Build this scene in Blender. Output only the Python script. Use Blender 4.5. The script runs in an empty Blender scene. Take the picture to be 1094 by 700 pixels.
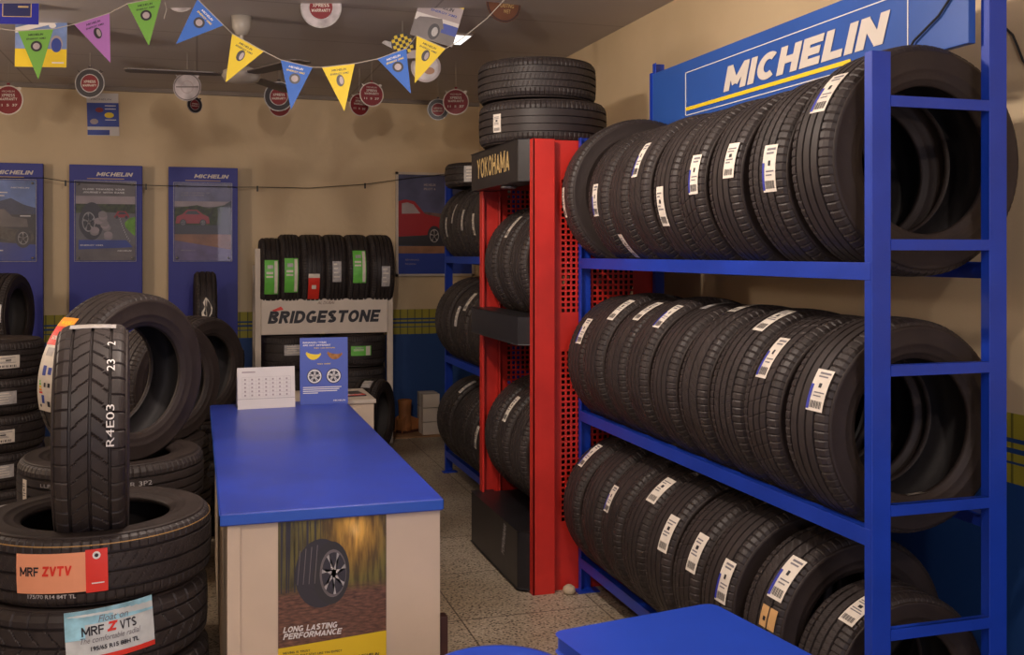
import bpy, bmesh, math, random
from mathutils import Vector, Matrix
random.seed(7)
S = bpy.context.scene
COL = S.collection
PI = math.pi
sin, cos, rad = math.sin, math.cos, math.radians

# ------------------------------------------------------------------ camera, world, lights, exposure
EYE = 1.5
YAW = rad(17.1)
F = 1094.0
HOR = 270.0
cam_d = bpy.data.cameras.new('camera'); cam = bpy.data.objects.new('camera', cam_d); COL.objects.link(cam)
cam.location = (0, 0, EYE); cam.rotation_euler = (PI/2, 0, -YAW)
cam_d.sensor_width = 36; cam_d.lens = 36.0*F/1094; cam_d.shift_y = -(350-HOR)/1094.0
cam_d.clip_start = 0.05
S.camera = cam
S.view_settings.view_transform = 'Standard'; S.view_settings.look = 'None'
S.view_settings.gamma = 1; S.view_settings.use_curve_mapping = False
S.view_settings.exposure = 0.0

w = bpy.data.worlds.new('world'); S.world = w; w.use_nodes = True
w.node_tree.nodes['Background'].inputs[0].default_value = (0.74, 0.70, 0.85, 1)
w.node_tree.nodes['Background'].inputs[1].default_value = 0.35

def area(name, loc, rot, sx, sy, power, color):
    l = bpy.data.lights.new(name, 'AREA'); l.shape = 'RECTANGLE'; l.size = sx; l.size_y = sy
    l.energy = power; l.color = color
    o = bpy.data.objects.new(name, l); COL.objects.link(o); o.location = loc; o.rotation_euler = rot
    return o
LAMPS = [((0.35, 3.1, 2.50), 92), ((-0.9, 1.0, 2.64), 66), ((0.9, -0.4, 2.66), 74), ((-2.2, 5.2, 1.95), 56)]  # last bulb is added out of view, low so shadows clear the back wall
for i, (lc, pw) in enumerate(LAMPS):
    l = bpy.data.lights.new('bulb_light', 'POINT'); l.energy = pw; l.color = (1.0, 0.85, 0.73); l.shadow_soft_size = 0.05 if i < 3 else 0.12
    o = bpy.data.objects.new('bulb_light', l); COL.objects.link(o); o.location = lc
# daylight from the open shop front behind the camera
area('shopfront_daylight', (0.95, -1.9, 1.2), (rad(90), 0, 0), 1.2, 2.2, 26, (0.86, 0.80, 1.0))

def at(px, py, d):
    """point in the room at optical depth d"""
    u = (px-547)/F; v = (HOR-py)/F
    return Vector((d*(u*cos(YAW)+sin(YAW)), d*(cos(YAW)-u*sin(YAW)), EYE+v*d))
def atY(px, py, Y):
    u = (px-547)/F
    return at(px, py, Y/(cos(YAW)-u*sin(YAW)))

# ------------------------------------------------------------------ materials
MATS = {}
def nd(nt, t, **kw):
    n = nt.nodes.new(t)
    for k, v in kw.items():
        setattr(n, k, v)
    return n
def mat(name, col, rough=0.6, metal=0.0, noise=0.0, scale=8.0, bump=0.0, bscale=60.0, spec=0.5, emit=0, alpha=None, trans=0, coat=0):
    if name in MATS: return MATS[name]
    m = bpy.data.materials.new(name); m.use_nodes = True; nt = m.node_tree; b = nt.nodes['Principled BSDF']
    b.inputs['Base Color'].default_value = (*col, 1); b.inputs['Roughness'].default_value = rough
    b.inputs['Metallic'].default_value = metal; b.inputs['Specular IOR Level'].default_value = spec
    if coat: b.inputs['Coat Weight'].default_value = coat; b.inputs['Coat Roughness'].default_value = 0.15
    if trans: b.inputs['Transmission Weight'].default_value = trans
    if emit: b.inputs['Emission Color'].default_value = (*col, 1); b.inputs['Emission Strength'].default_value = emit
    tc = nd(nt, 'ShaderNodeTexCoord')
    if noise:
        n = nd(nt, 'ShaderNodeTexNoise'); n.inputs['Scale'].default_value = scale; n.inputs['Detail'].default_value = 6
        nt.links.new(tc.outputs['Object'], n.inputs['Vector'])
        r = nd(nt, 'ShaderNodeValToRGB')
        r.color_ramp.elements[0].position = 0.3; r.color_ramp.elements[1].position = 0.7
        r.color_ramp.elements[0].color = (*[max(0, c*(1-noise)) for c in col], 1)
        r.color_ramp.elements[1].color = (*[min(1, c*(1+noise)) for c in col], 1)
        nt.links.new(n.outputs['Fac'], r.inputs['Fac']); nt.links.new(r.outputs['Color'], b.inputs['Base Color'])
        mr = nd(nt, 'ShaderNodeMapRange'); mr.inputs['To Min'].default_value = max(0.03, rough-0.12*noise*2); mr.inputs['To Max'].default_value = min(1, rough+0.12*noise*2)
        nt.links.new(n.outputs['Fac'], mr.inputs['Value']); nt.links.new(mr.outputs['Result'], b.inputs['Roughness'])
    if bump:
        n2 = nd(nt, 'ShaderNodeTexNoise'); n2.inputs['Scale'].default_value = bscale; n2.inputs['Detail'].default_value = 4
        nt.links.new(tc.outputs['Object'], n2.inputs['Vector'])
        bp = nd(nt, 'ShaderNodeBump'); bp.inputs['Strength'].default_value = bump; bp.inputs['Distance'].default_value = 0.004
        nt.links.new(n2.outputs['Fac'], bp.inputs['Height']); nt.links.new(bp.outputs['Normal'], b.inputs['Normal'])
    MATS[name] = m
    return m

TREAD = mat('tread_rubber', (0.030, 0.023, 0.022), 0.52, noise=0.2, scale=14, spec=0.35)
WALLR = mat('sidewall_rubber', (0.027, 0.019, 0.017), 0.6, noise=0.2, scale=9, spec=0.3, bump=0.15, bscale=90)
LINER = mat('liner_rubber', (0.016, 0.013, 0.014), 0.7, noise=0.2, scale=12)
DUSTY = mat('dusty_rubber', (0.060, 0.047, 0.042), 0.75, noise=0.3, scale=6)
BLUE = mat('blue_paint', (0.006, 0.038, 0.37), 0.38, noise=0.12, scale=5, bump=0.03, bscale=30)
BLUE2 = mat('blue_laminate', (0.018, 0.046, 0.36), 0.32, noise=0.16, scale=4, bump=0.04, bscale=40)
BLUEB = mat('blue_board', (0.009, 0.015, 0.25), 0.5, noise=0.08, scale=3)
PLASTB = mat('blue_plastic', (0.018, 0.065, 0.50), 0.34, noise=0.06, scale=5)
RED = mat('red_paint', (0.52, 0.022, 0.014), 0.42, noise=0.14, scale=5, bump=0.03)
BLACK = mat('black_plastic', (0.013, 0.012, 0.014), 0.38, noise=0.2, scale=7)
CREAM = mat('cream_laminate', (0.62, 0.50, 0.38), 0.5, noise=0.07, scale=4)
WHITEP = mat('white_paint', (0.58, 0.50, 0.42), 0.5, noise=0.08, scale=6)
SIGNW = mat('sign_white', (0.62, 0.56, 0.50), 0.5)
PAPER = mat('paper_white', (0.66, 0.62, 0.60), 0.6, noise=0.04)
LBL = mat('label_white', (0.72, 0.66, 0.58), 0.45, noise=0.08, scale=30)
SILV = mat('label_silver', (0.42, 0.40, 0.40), 0.35, noise=0.25, scale=40)
INK = mat('ink_black', (0.015, 0.014, 0.02), 0.5)
INKG = mat('ink_grey', (0.17, 0.16, 0.18), 0.6)
INKB = mat('ink_blue', (0.03, 0.04, 0.36), 0.5)
GREEN = mat('label_green', (0.14, 0.52, 0.07), 0.45, noise=0.1, scale=30)
REDL = mat('label_red', (0.72, 0.035, 0.02), 0.45, noise=0.08)
ORANGE = mat('label_peach', (0.80, 0.33, 0.18), 0.45, noise=0.05)
KRAFT = mat('label_kraft', (0.55, 0.32, 0.13), 0.6)
SKYL = mat('label_sky', (0.30, 0.58, 0.72), 0.45, noise=0.45, scale=18)
YEL = mat('yellow', (0.80, 0.58, 0.02), 0.5)
GOLDT = mat('gold_lettering', (0.56, 0.40, 0.17), 0.5)
ALU = mat('grey_metal', (0.35, 0.34, 0.34), 0.35, metal=0.8)
STRING = mat('string', (0.42, 0.38, 0.33), 0.8)
WIRE = mat('black_wire', (0.012, 0.012, 0.014), 0.5)
MAROON = mat('maroon_card', (0.20, 0.012, 0.02), 0.5)
DARKC = mat('dark_card', (0.045, 0.03, 0.03), 0.5)
SILC = mat('silver_card', (0.42, 0.38, 0.40), 0.35, noise=0.35, scale=14)
PURP = mat('flag_purple', (0.36, 0.14, 0.42), 0.6)
FGRN = mat('flag_green', (0.15, 0.36, 0.055), 0.6)
FBLU = mat('flag_blue', (0.03, 0.13, 0.50), 0.6)
FYEL = mat('flag_yellow', (0.74, 0.54, 0.02), 0.6)
SKYB = mat('print_sky', (0.16, 0.24, 0.48), 0.5, noise=0.4, scale=6)
BROWN = mat('brown_card', (0.14, 0.055, 0.03), 0.5, noise=0.2)
DWOOD = mat('dark_wood', (0.06, 0.018, 0.012), 0.5, noise=0.3)
CARD = mat('cardboard', (0.28, 0.15, 0.07), 0.8, noise=0.2)
OCHRE = mat('ochre_clay', (0.32, 0.12, 0.035), 0.7, noise=0.25)
STONE = mat('pale_stone', (0.50, 0.40, 0.27), 0.8, noise=0.2, scale=30)
P_RED = mat('print_red_car', (0.33, 0.012, 0.02), 0.4)
P_DARK = mat('print_dark', (0.03, 0.027, 0.035), 0.4)
P_GREY = mat('print_grey', (0.15, 0.13, 0.13), 0.45, noise=0.3, scale=7)
P_ROAD = mat('print_road', (0.16, 0.15, 0.16), 0.45, noise=0.12, scale=14)
P_GREEN = mat('print_grass', (0.10, 0.20, 0.02), 0.5, noise=0.4, scale=25)
P_TREE = mat('print_trees', (0.05, 0.065, 0.02), 0.5, noise=0.8, scale=30)
P_BROWN = mat('print_ground', (0.17, 0.065, 0.045), 0.5, noise=0.55, scale=22)
P_SAND = mat('print_sand', (0.30, 0.14, 0.07), 0.45, noise=0.3, scale=10)
P_PALE = mat('print_pale', (0.36, 0.30, 0.31), 0.45, noise=0.2, scale=6)
P_BLUE = mat('print_blue', (0.03, 0.06, 0.33), 0.45, noise=0.2, scale=6)
P_MTN = mat('print_mountain', (0.045, 0.06, 0.12), 0.45, noise=0.3, scale=12)
WHITE = mat('print_white', (0.75, 0.72, 0.70), 0.5)
BROWNB = mat('banana_brown', (0.30, 0.12, 0.02), 0.5, noise=0.5, scale=60)

def acrylic():
    if 'acrylic' in MATS: return MATS['acrylic']
    m = bpy.data.materials.new('acrylic'); m.use_nodes = True; nt = m.node_tree; nt.nodes.clear()
    out = nd(nt, 'ShaderNodeOutputMaterial'); mx = nd(nt, 'ShaderNodeMixShader'); tr = nd(nt, 'ShaderNodeBsdfTransparent'); gl = nd(nt, 'ShaderNodeBsdfGlossy'); fr = nd(nt, 'ShaderNodeFresnel')
    fr.inputs['IOR'].default_value = 1.3; gl.inputs['Roughness'].default_value = 0.03; tr.inputs[0].default_value = (.95, .95, .96, 1)
    nt.links.new(fr.outputs[0], mx.inputs[0]); nt.links.new(tr.outputs[0], mx.inputs[1]); nt.links.new(gl.outputs[0], mx.inputs[2]); nt.links.new(mx.outputs[0], out.inputs[0])
    MATS['acrylic'] = m
    return m
def wall_material():
    m = bpy.data.materials.new('painted_wall'); m.use_nodes = True; nt = m.node_tree; b = nt.nodes['Principled BSDF']; L = nt.links.new
    g = nd(nt, 'ShaderNodeNewGeometry'); sp = nd(nt, 'ShaderNodeSeparateXYZ'); L(g.outputs['Position'], sp.inputs[0])
    n = nd(nt, 'ShaderNodeTexNoise'); n.inputs['Scale'].default_value = 1.6; n.inputs['Detail'].default_value = 7; L(g.outputs['Position'], n.inputs['Vector'])
    r = nd(nt, 'ShaderNodeValToRGB'); r.color_ramp.elements[0].position = 0.32; r.color_ramp.elements[1].position = 0.6
    r.color_ramp.elements[0].color = (0.60, 0.46, 0.28, 1); r.color_ramp.elements[1].color = (0.66, 0.51, 0.32, 1); L(n.outputs['Fac'], r.inputs['Fac'])
    def mth(op, a, bb):
        q = nd(nt, 'ShaderNodeMath', operation=op)
        for i, x in enumerate((a, bb)):
            if x is None: continue
            if isinstance(x, (int, float)): q.inputs[i].default_value = x
            else: L(x, q.inputs[i])
        return q.outputs[0]
    z = sp.outputs['Z']
    def band(lo, hi): return mth('MULTIPLY', mth('GREATER_THAN', z, lo), mth('LESS_THAN', z, hi))
    bands = mth('ADD', mth('ADD', band(0.945, 1.02), band(0.915, 0.932)), mth('ADD', band(0.875, 0.90), band(0.81, 0.868)))
    s = mth('ADD', sp.outputs['X'], sp.outputs['Y'])
    wv = mth('FRACT', mth('MULTIPLY', s, 16.0), None)
    slit = mth('GREATER_THAN', wv, 0.16)
    slit = mth('MAXIMUM', slit, mth('LESS_THAN', z, 0.0))
    fac = bands
    gcol = nd(nt, 'ShaderNodeMixRGB'); gcol.inputs[1].default_value = (0.14, 0.13, 0.02, 1); gcol.inputs[2].default_value = (0.36, 0.31, 0.03, 1); L(slit, gcol.inputs[0])
    lower = nd(nt, 'ShaderNodeMixRGB'); lower.inputs[1].default_value = (0.008, 0.052, 0.20, 1); L(fac, lower.inputs[0]); L(gcol.outputs[0], lower.inputs[2])
    mix = nd(nt, 'ShaderNodeMixRGB'); L(mth('GREATER_THAN', z, 1.02), mix.inputs[0]); L(lower.outputs[0], mix.inputs[1]); L(r.outputs[0], mix.inputs[2])
    L(mix.outputs[0], b.inputs['Base Color']); b.inputs['Roughness'].default_value = 0.62
    n2 = nd(nt, 'ShaderNodeTexNoise'); n2.inputs['Scale'].default_value = 25; L(g.outputs['Position'], n2.inputs['Vector'])
    bp = nd(nt, 'ShaderNodeBump'); bp.inputs['Strength'].default_value = 0.12; bp.inputs['Distance'].default_value = 0.01; L(n2.outputs['Fac'], bp.inputs['Height']); L(bp.outputs[0], b.inputs['Normal'])
    return m
def floor_material():
    m = bpy.data.materials.new('terrazzo_tiles'); m.use_nodes = True; nt = m.node_tree; b = nt.nodes['Principled BSDF']; L = nt.links.new
    g = nd(nt, 'ShaderNodeNewGeometry')
    mp = nd(nt, 'ShaderNodeMapping'); mp.inputs['Location'].default_value = (-0.43, -0.45, 0); L(g.outputs['Position'], mp.inputs['Vector'])
    br = nd(nt, 'ShaderNodeTexBrick'); br.offset = 0; br.inputs['Scale'].default_value = 1; br.inputs['Brick Width'].default_value = 0.6; br.inputs['Row Height'].default_value = 0.6
    br.inputs['Mortar Size'].default_value = 0.0035; br.inputs['Color1'].default_value = (0.42, 0.36, 0.27, 1); br.inputs['Color2'].default_value = (0.49, 0.42, 0.32, 1); br.inputs['Mortar'].default_value = (0.13, 0.10, 0.07, 1)
    L(mp.outputs[0], br.inputs['Vector'])
    v = nd(nt, 'ShaderNodeTexVoronoi'); v.inputs['Scale'].default_value = 62; L(g.outputs['Position'], v.inputs['Vector'])
    r = nd(nt, 'ShaderNodeValToRGB'); r.color_ramp.elements[0].position = 0.27; r.color_ramp.elements[1].position = 0.34
    r.color_ramp.elements[0].color = (0.22, 0.20, 0.18, 1); r.color_ramp.elements[1].color = (1, 1, 1, 1); L(v.outputs['Distance'], r.inputs['Fac'])
    n = nd(nt, 'ShaderNodeTexNoise'); n.inputs['Scale'].default_value = 90; n.inputs['Detail'].default_value = 5; L(g.outputs['Position'], n.inputs['Vector'])
    r2 = nd(nt, 'ShaderNodeValToRGB'); r2.color_ramp.elements[0].position = 0.35; r2.color_ramp.elements[1].position = 0.65
    r2.color_ramp.elements[0].color = (0.55, 0.53, 0.52, 1); r2.color_ramp.elements[1].color = (1.2, 1.2, 1.2, 1); L(n.outputs['Fac'], r2.inputs['Fac'])
    a = nd(nt, 'ShaderNodeMixRGB', blend_type='MULTIPLY'); a.inputs[0].default_value = 1; L(br.outputs['Color'], a.inputs[1]); L(r.outputs[0], a.inputs[2])
    c = nd(nt, 'ShaderNodeMixRGB', blend_type='MULTIPLY'); c.inputs[0].default_value = 1; L(a.outputs[0], c.inputs[1]); L(r2.outputs[0], c.inputs[2])
    n4 = nd(nt, 'ShaderNodeTexNoise'); n4.inputs['Scale'].default_value = 1.7; n4.inputs['Detail'].default_value = 5; L(g.outputs['Position'], n4.inputs['Vector'])
    r4 = nd(nt, 'ShaderNodeValToRGB'); r4.color_ramp.elements[0].position = .38; r4.color_ramp.elements[0].color = (.72, .66, .58, 1); r4.color_ramp.elements[1].position = .6; r4.color_ramp.elements[1].color = (1, 1, 1, 1); L(n4.outputs[0], r4.inputs[0])
    d = nd(nt, 'ShaderNodeMixRGB', blend_type='MULTIPLY'); d.inputs[0].default_value = 1; L(c.outputs[0], d.inputs[1]); L(r4.outputs[0], d.inputs[2])
    L(d.outputs[0], b.inputs['Base Color']); b.inputs['Roughness'].default_value = 0.42
    return m
def ceiling_material():
    m = bpy.data.materials.new('ceiling_panels'); m.use_nodes = True; nt = m.node_tree; b = nt.nodes['Principled BSDF']; L = nt.links.new
    g = nd(nt, 'ShaderNodeNewGeometry')
    br = nd(nt, 'ShaderNodeTexBrick'); br.offset = 0; br.inputs['Scale'].default_value = 1; br.inputs['Brick Width'].default_value = 1.2; br.inputs['Row Height'].default_value = 0.9
    br.inputs['Mortar Size'].default_value = 0.006; br.inputs['Color1'].default_value = (0.47, 0.43, 0.42, 1); br.inputs['Color2'].default_value = (0.49, 0.45, 0.44, 1); br.inputs['Mortar'].default_value = (0.30, 0.27, 0.26, 1)
    L(g.outputs['Position'], br.inputs['Vector']); L(br.outputs['Color'], b.inputs['Base Color']); b.inputs['Roughness'].default_value = 0.55
    return m

# ------------------------------------------------------------------ mesh builder
def font_geo(s, bold, shear):
    key = (s, bold, shear)
    if key in font_geo.c: return font_geo.c[key]
    if bold >= .01:
        t = .13+bold*2.4; x = 0; vs = []; fs = []; ok = True
        for ch in s:
            g = STROKE(ch, t)
            if g is None: ok = False; break
            wd, v, f = g; b = len(vs); f, v = split_layers(f, v); vs += [(x+p[0]+shear*max(0, min(1, p[1])), max(0, min(1, p[1])), p[2]) for p in v]; fs += [tuple(b+k for k in q) for q in f]; x += wd+.08
        if ok:
            x0 = min(v[0] for v in vs); x1 = max(v[0] for v in vs)
            font_geo.c[key] = ([((v[0]-x0)/(x1-x0), v[1], v[2]) for v in vs], fs)
            return font_geo.c[key]
    cu = bpy.data.curves.new('t', 'FONT'); cu.body = s; cu.size = 1; cu.offset = bold; cu.shear = shear; cu.resolution_u = 3
    o = bpy.data.objects.new('t', cu); COL.objects.link(o)
    dg = bpy.context.evaluated_depsgraph_get(); me = bpy.data.meshes.new_from_object(o.evaluated_get(dg))
    vs = [(v.co.x, v.co.y) for v in me.vertices]; fs = [tuple(p.vertices) for p in me.polygons]
    bpy.data.objects.remove(o); bpy.data.curves.remove(cu); bpy.data.meshes.remove(me)
    x0 = min(v[0] for v in vs); x1 = max(v[0] for v in vs); y0 = min(v[1] for v in vs); y1 = max(v[1] for v in vs)
    vs = [((x-x0)/(x1-x0), (y-y0)/(y1-y0), 0) for x, y in vs]
    font_geo.c[key] = (vs, fs)
    return vs, fs
font_geo.c = {}

def stroke_font():
    def arc(cx, cy, rx, ry, a0, a1, n=10): return [(cx+rx*cos(rad(a0+(a1-a0)*i/n)), cy+ry*sin(rad(a0+(a1-a0)*i/n))) for i in range(n+1)]
    G = {}
    def make(ch, t):
        h = t/2; T = 1-h; w = .78; R_ = w-h
        L = {'I': (t, [[(h, 0), (h, 1)]]), 'L': (.66, [[(h, 0), (h, 1)], [(0, h), (.66, h)]]), 'E': (.70, [[(h, 0), (h, 1)], [(0, h), (.70, h)], [(0, .5), (.64, .5)], [(0, T), (.70, T)]]),
             'F': (.68, [[(h, 0), (h, 1)], [(0, .5), (.6, .5)], [(0, T), (.68, T)]]), 'H': (w, [[(h, 0), (h, 1)], [(R_, 0), (R_, 1)], [(0, .5), (w, .5)]]),
             'T': (.78, [[(.39, 0), (.39, 1)], [(0, T), (.78, T)]]), 'N': (.82, [[(h, 0), (h, 1)], [(.82-h, 0), (.82-h, 1)], [(h, 1-h*.4), (.82-h, h*.4)]]),
             'M': (1.0, [[(h, 0), (h, 1)], [(1-h, 0), (1-h, 1)], [(h, 1-h*.4), (.5, .22)], [(.5, .22), (1-h, 1-h*.4)]]),
             'W': (1.1, [[(h, 1), (.3, 0)], [(.3, 0), (.55, .8)], [(.55, .8), (.8, 0)], [(.8, 0), (1.1-h, 1)]]), 'V': (.84, [[(h, 1), (.42, h*.3)], [(.42, h*.3), (.84-h, 1)]]),
             'A': (.84, [[(h, 0), (.42, T)], [(.42, T), (.84-h, 0)], [(.18, .28), (.66, .28)]]), 'K': (w, [[(h, 0), (h, 1)], [(h, .42), (w-h, 1)], [(.28, .58), (w-h*.8, 0)]]),
             'Y': (.82, [[(h, 1), (.41, .45)], [(.82-h, 1), (.41, .45)], [(.41, 0), (.41, .5)]]), 'X': (.8, [[(h, 0), (.8-h, 1)], [(h, 1), (.8-h, 0)]]), 'Z': (.76, [[(0, T), (.76, T)], [(0, h), (.76, h)], [(h*1.3, h*.7), (.76-h*1.3, 1-h*.7)]]),
             'O': (.86, [arc(.43, .5, .43-h, .5-h, 0, 360, 24)]), 'C': (w, [arc(.43, .5, .43-h, .5-h, 50, 310, 18)]), 'G': (.84, [arc(.43, .5, .43-h, .5-h, 50, 345, 20), [(.45, .42), (.84, .42)], [(.84-h, .08), (.84-h, .48)]]),
             'Q': (.86, [arc(.43, .5, .43-h, .5-h, 0, 360, 24), [(.5, .25), (.82, 0)]]),
             'D': (.82, [[(h, 0), (h, 1)], [(0, T), (.35, T)]+arc(.35, .5, .47-h, .5-h, 90, -90, 12)+[(0, h)]]),
             'P': (.74, [[(h, 0), (h, 1)], [(0, T), (.4, T)]+arc(.42, .72, .32-h, .28-h, 90, -90, 8)+[(0, .44+h)]]),
             'R': (.78, [[(h, 0), (h, 1)], [(0, T), (.4, T)]+arc(.42, .72, .34-h, .28-h, 90, -90, 8)+[(0, .44+h)], [(.38, .48), (.78-h, 0)]]),
             'B': (.76, [[(h, 0), (h, 1)], [(0, T), (.38, T)]+arc(.40, .735, .33-h, .265-h, 90, -90, 8)+[(0, .47+h)], [(.38, .5)]+arc(.42, .27, .34-h, .27-h, 90, -90, 8)+[(0, h)]]),
             'S': (.74, [arc(.37, .735, .37-h, .265-h, 30, 270, 12)+arc(.37, .265, .37-h, .265-h, 90, -150, 12)]), 'U': (.8, [[(h, 1), (h, .4)]+arc(.4, .38, .4-h, .38-h, 180, 360, 10)+[(.8-h, 1)]]),
             'J': (.6, [[(.6-h, 1), (.6-h, .3)]+arc(.3, .3, .3-h, .3-h, 0, -160, 8)]), ' ': (.45, [])}
        if ch not in L: return None
        wd, paths = L[ch]; vs = []; fs = []
        for p in paths:
            b = len(vs); n = len(p); closed = n > 3 and abs(p[0][0]-p[-1][0]) < 1e-6 and abs(p[0][1]-p[-1][1]) < 1e-6
            for i in range(n):
                if closed and i in (0, n-1): d0 = (p[1][0]-p[n-2][0], p[1][1]-p[n-2][1])
                else: d0 = (p[min(i+1, n-1)][0]-p[max(i-1, 0)][0], p[min(i+1, n-1)][1]-p[max(i-1, 0)][1])
                l = math.hypot(*d0) or 1; nx, ny = -d0[1]/l*h, d0[0]/l*h
                vs += [(p[i][0]+nx, p[i][1]+ny), (p[i][0]-nx, p[i][1]-ny)]
            fs += [(b+2*i, b+2*i+1, b+2*i+3, b+2*i+2) for i in range(n-1)]
        return wd, vs, fs
    return make
STROKE = stroke_font()
def split_layers(fs, vs):
    # strips of one glyph lie one above another by a hair, so no two faces share a plane
    out = []; fo = []; lay = 0; last = None
    for f in fs:
        if last is not None and not (set(f) & last): lay += 1
        last = set(f); b = len(out); out += [(vs[i][0], vs[i][1], lay) for i in f]; fo.append(tuple(range(b, b+len(f))))
    return fo, out
class MB:
    def __init__(s, xf=None): s.v = []; s.f = []; s.m = []; s.mats = []; s.xf = xf or (lambda p: p)
    def mi(s, m):
        if m not in s.mats: s.mats.append(m)
        return s.mats.index(m)
    def add(s, vs, fs, m):
        b = len(s.v); k = s.mi(m)
        s.v += [tuple(s.xf(Vector(p))) for p in vs]; s.f += [tuple(b+i for i in f) for f in fs]; s.m += [k]*len(fs)
    def box(s, x0, x1, y0, y1, z0, z1, m):
        vs = [(x, y, z) for x in (x0, x1) for y in (y0, y1) for z in (z0, z1)]
        s.add(vs, [(0, 1, 3, 2), (4, 6, 7, 5), (0, 4, 5, 1), (2, 3, 7, 6), (0, 2, 6, 4), (1, 5, 7, 3)], m)
    def prism(s, pts, axis, a0, a1, m):
        """extrude 2-D polygon pts along axis ('x','y','z')"""
        def P(p, a):
            return (a, p[0], p[1]) if axis == 'x' else (p[0], a, p[1]) if axis == 'y' else (p[0], p[1], a)
        n = len(pts); vs = [P(p, a0) for p in pts]+[P(p, a1) for p in pts]
        fs = [tuple(range(n)), tuple(range(2*n-1, n-1, -1))]+[(i, (i+1) % n, n+(i+1) % n, n+i) for i in range(n)]
        s.add(vs, fs, m)
    def lathe(s, prof, n, m, c=(0, 0, 0), axis='z', close=False):
        vs = []; fs = []
        for i in range(n):
            a = 2*PI*i/n
            for r, h in prof:
                x, y = r*cos(a), r*sin(a)
                vs.append((c[0]+x, c[1]+y, c[2]+h) if axis == 'z' else (c[0]+x, c[1]+h, c[2]+y) if axis == 'y' else (c[0]+h, c[1]+x, c[2]+y))
        k = len(prof)
        for i in range(n):
            j = (i+1) % n
            for q in range(k-1+(1 if close else 0)):
                q2 = (q+1) % k
                fs.append((i*k+q, j*k+q, j*k+q2, i*k+q2))
        s.add(vs, fs, m)
    def tube(s, pts, r, m, n=6):
        pts = [Vector(p) for p in pts]; vs = []; fs = []
        for i, p in enumerate(pts):
            t = (pts[min(i+1, len(pts)-1)]-pts[max(i-1, 0)]).normalized()
            a = t.cross(Vector((0, 0, 1)));
            if a.length < 0.1: a = t.cross(Vector((0, 1, 0)))
            a.normalize(); b = t.cross(a)
            vs += [tuple(p+a*r*cos(2*PI*k/n)+b*r*sin(2*PI*k/n)) for k in range(n)]
        for i in range(len(pts)-1):
            fs += [(i*n+k, i*n+(k+1) % n, (i+1)*n+(k+1) % n, (i+1)*n+k) for k in range(n)]
        fs += [tuple(range(n)), tuple(range(len(pts)*n-1, len(pts)*n-n-1, -1))]
        s.add(vs, fs, m)
    # --- art on a surface: sf(a, b, h) -> point
    def patch(s, sf, a0, a1, b0, b1, h, m, na=1, nb=1):
        vs = [sf(a0+(a1-a0)*i/na, b0+(b1-b0)*j/nb, h) for i in range(na+1) for j in range(nb+1)]
        s.add(vs, [(i*(nb+1)+j, (i+1)*(nb+1)+j, (i+1)*(nb+1)+j+1, i*(nb+1)+j+1) for i in range(na) for j in range(nb)], m)
    def slab(s, sf, pts, h0, h1, m):
        n = len(pts); vs = [sf(a, b, h0) for a, b in pts]+[sf(a, b, h1) for a, b in pts]
        s.add(vs, [tuple(range(n)), tuple(range(2*n-1, n-1, -1))]+[(i, (i+1) % n, n+(i+1) % n, n+i) for i in range(n)], m)
    def poly(s, sf, pts, h, m): s.add([sf(a, b, h) for a, b in pts], [tuple(range(len(pts)))], m)
    def disc(s, sf, ca, cb, ra, rb, h, m, n=28): s.poly(sf, [(ca+ra*cos(2*PI*i/n), cb+rb*sin(2*PI*i/n)) for i in range(n)], h, m)
    def ring(s, sf, ca, cb, r0, r1, h, m, n=32, q=1.0):
        vs = []
        for i in range(n):
            a = 2*PI*i/n; vs += [sf(ca+r0*q*cos(a), cb+r0*sin(a), h), sf(ca+r1*q*cos(a), cb+r1*sin(a), h)]
        s.add(vs, [(2*i, 2*i+1, (2*i+3) % (2*n), (2*i+2) % (2*n)) for i in range(n)], m)
    def text(s, sf, t, a0, b0, wd, ht, h, m, bold=0.0, shear=0.0, skew=None):
        vs, fs = font_geo(t, bold, shear)
        s.add([sf(a0+x*wd, b0+y*ht, h+l*max(.00006, ht*.002)) for x, y, l in vs], fs, m)
    def build(s, name, parent=None, smooth=False, loc=None, bevel=0):
        me = bpy.data.meshes.new(name); me.from_pydata(s.v, [], s.f)
        for m in s.mats: me.materials.append(m)
        me.polygons.foreach_set('material_index', s.m)
        if smooth: me.polygons.foreach_set('use_smooth', [True]*len(s.f))
        me.update()
        o = bpy.data.objects.new(name, me); COL.objects.link(o)
        if parent: o.parent = parent
        if loc is not None: o.location = loc
        if bevel:
            bv = o.modifiers.new('bevel', 'BEVEL'); bv.width = bevel; bv.segments = 2; bv.limit_method = 'ANGLE'; bv.angle_limit = rad(50)
        return o

def tag(o, label=None, cat=None, group=None, kind=None):
    if label: o['label'] = label
    if cat: o['category'] = cat
    if group: o['group'] = group
    if kind: o['kind'] = kind
    return o
def thing(name, label, cat, loc=(0, 0, 0), rot=(0, 0, 0), group=None):
    o = bpy.data.objects.new(name, None); COL.objects.link(o); o.empty_display_size = 0.1
    o.location = loc; o.rotation_euler = rot
    return tag(o, label, cat, group)
def flat(o, right, up):
    """surface function of a flat face; normal = right x up"""
    o = Vector(o); r = Vector(right).normalized(); u = Vector(up).normalized(); n = r.cross(u)
    return lambda a, b, h=0: tuple(o+r*a+u*b+n*h)

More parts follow.
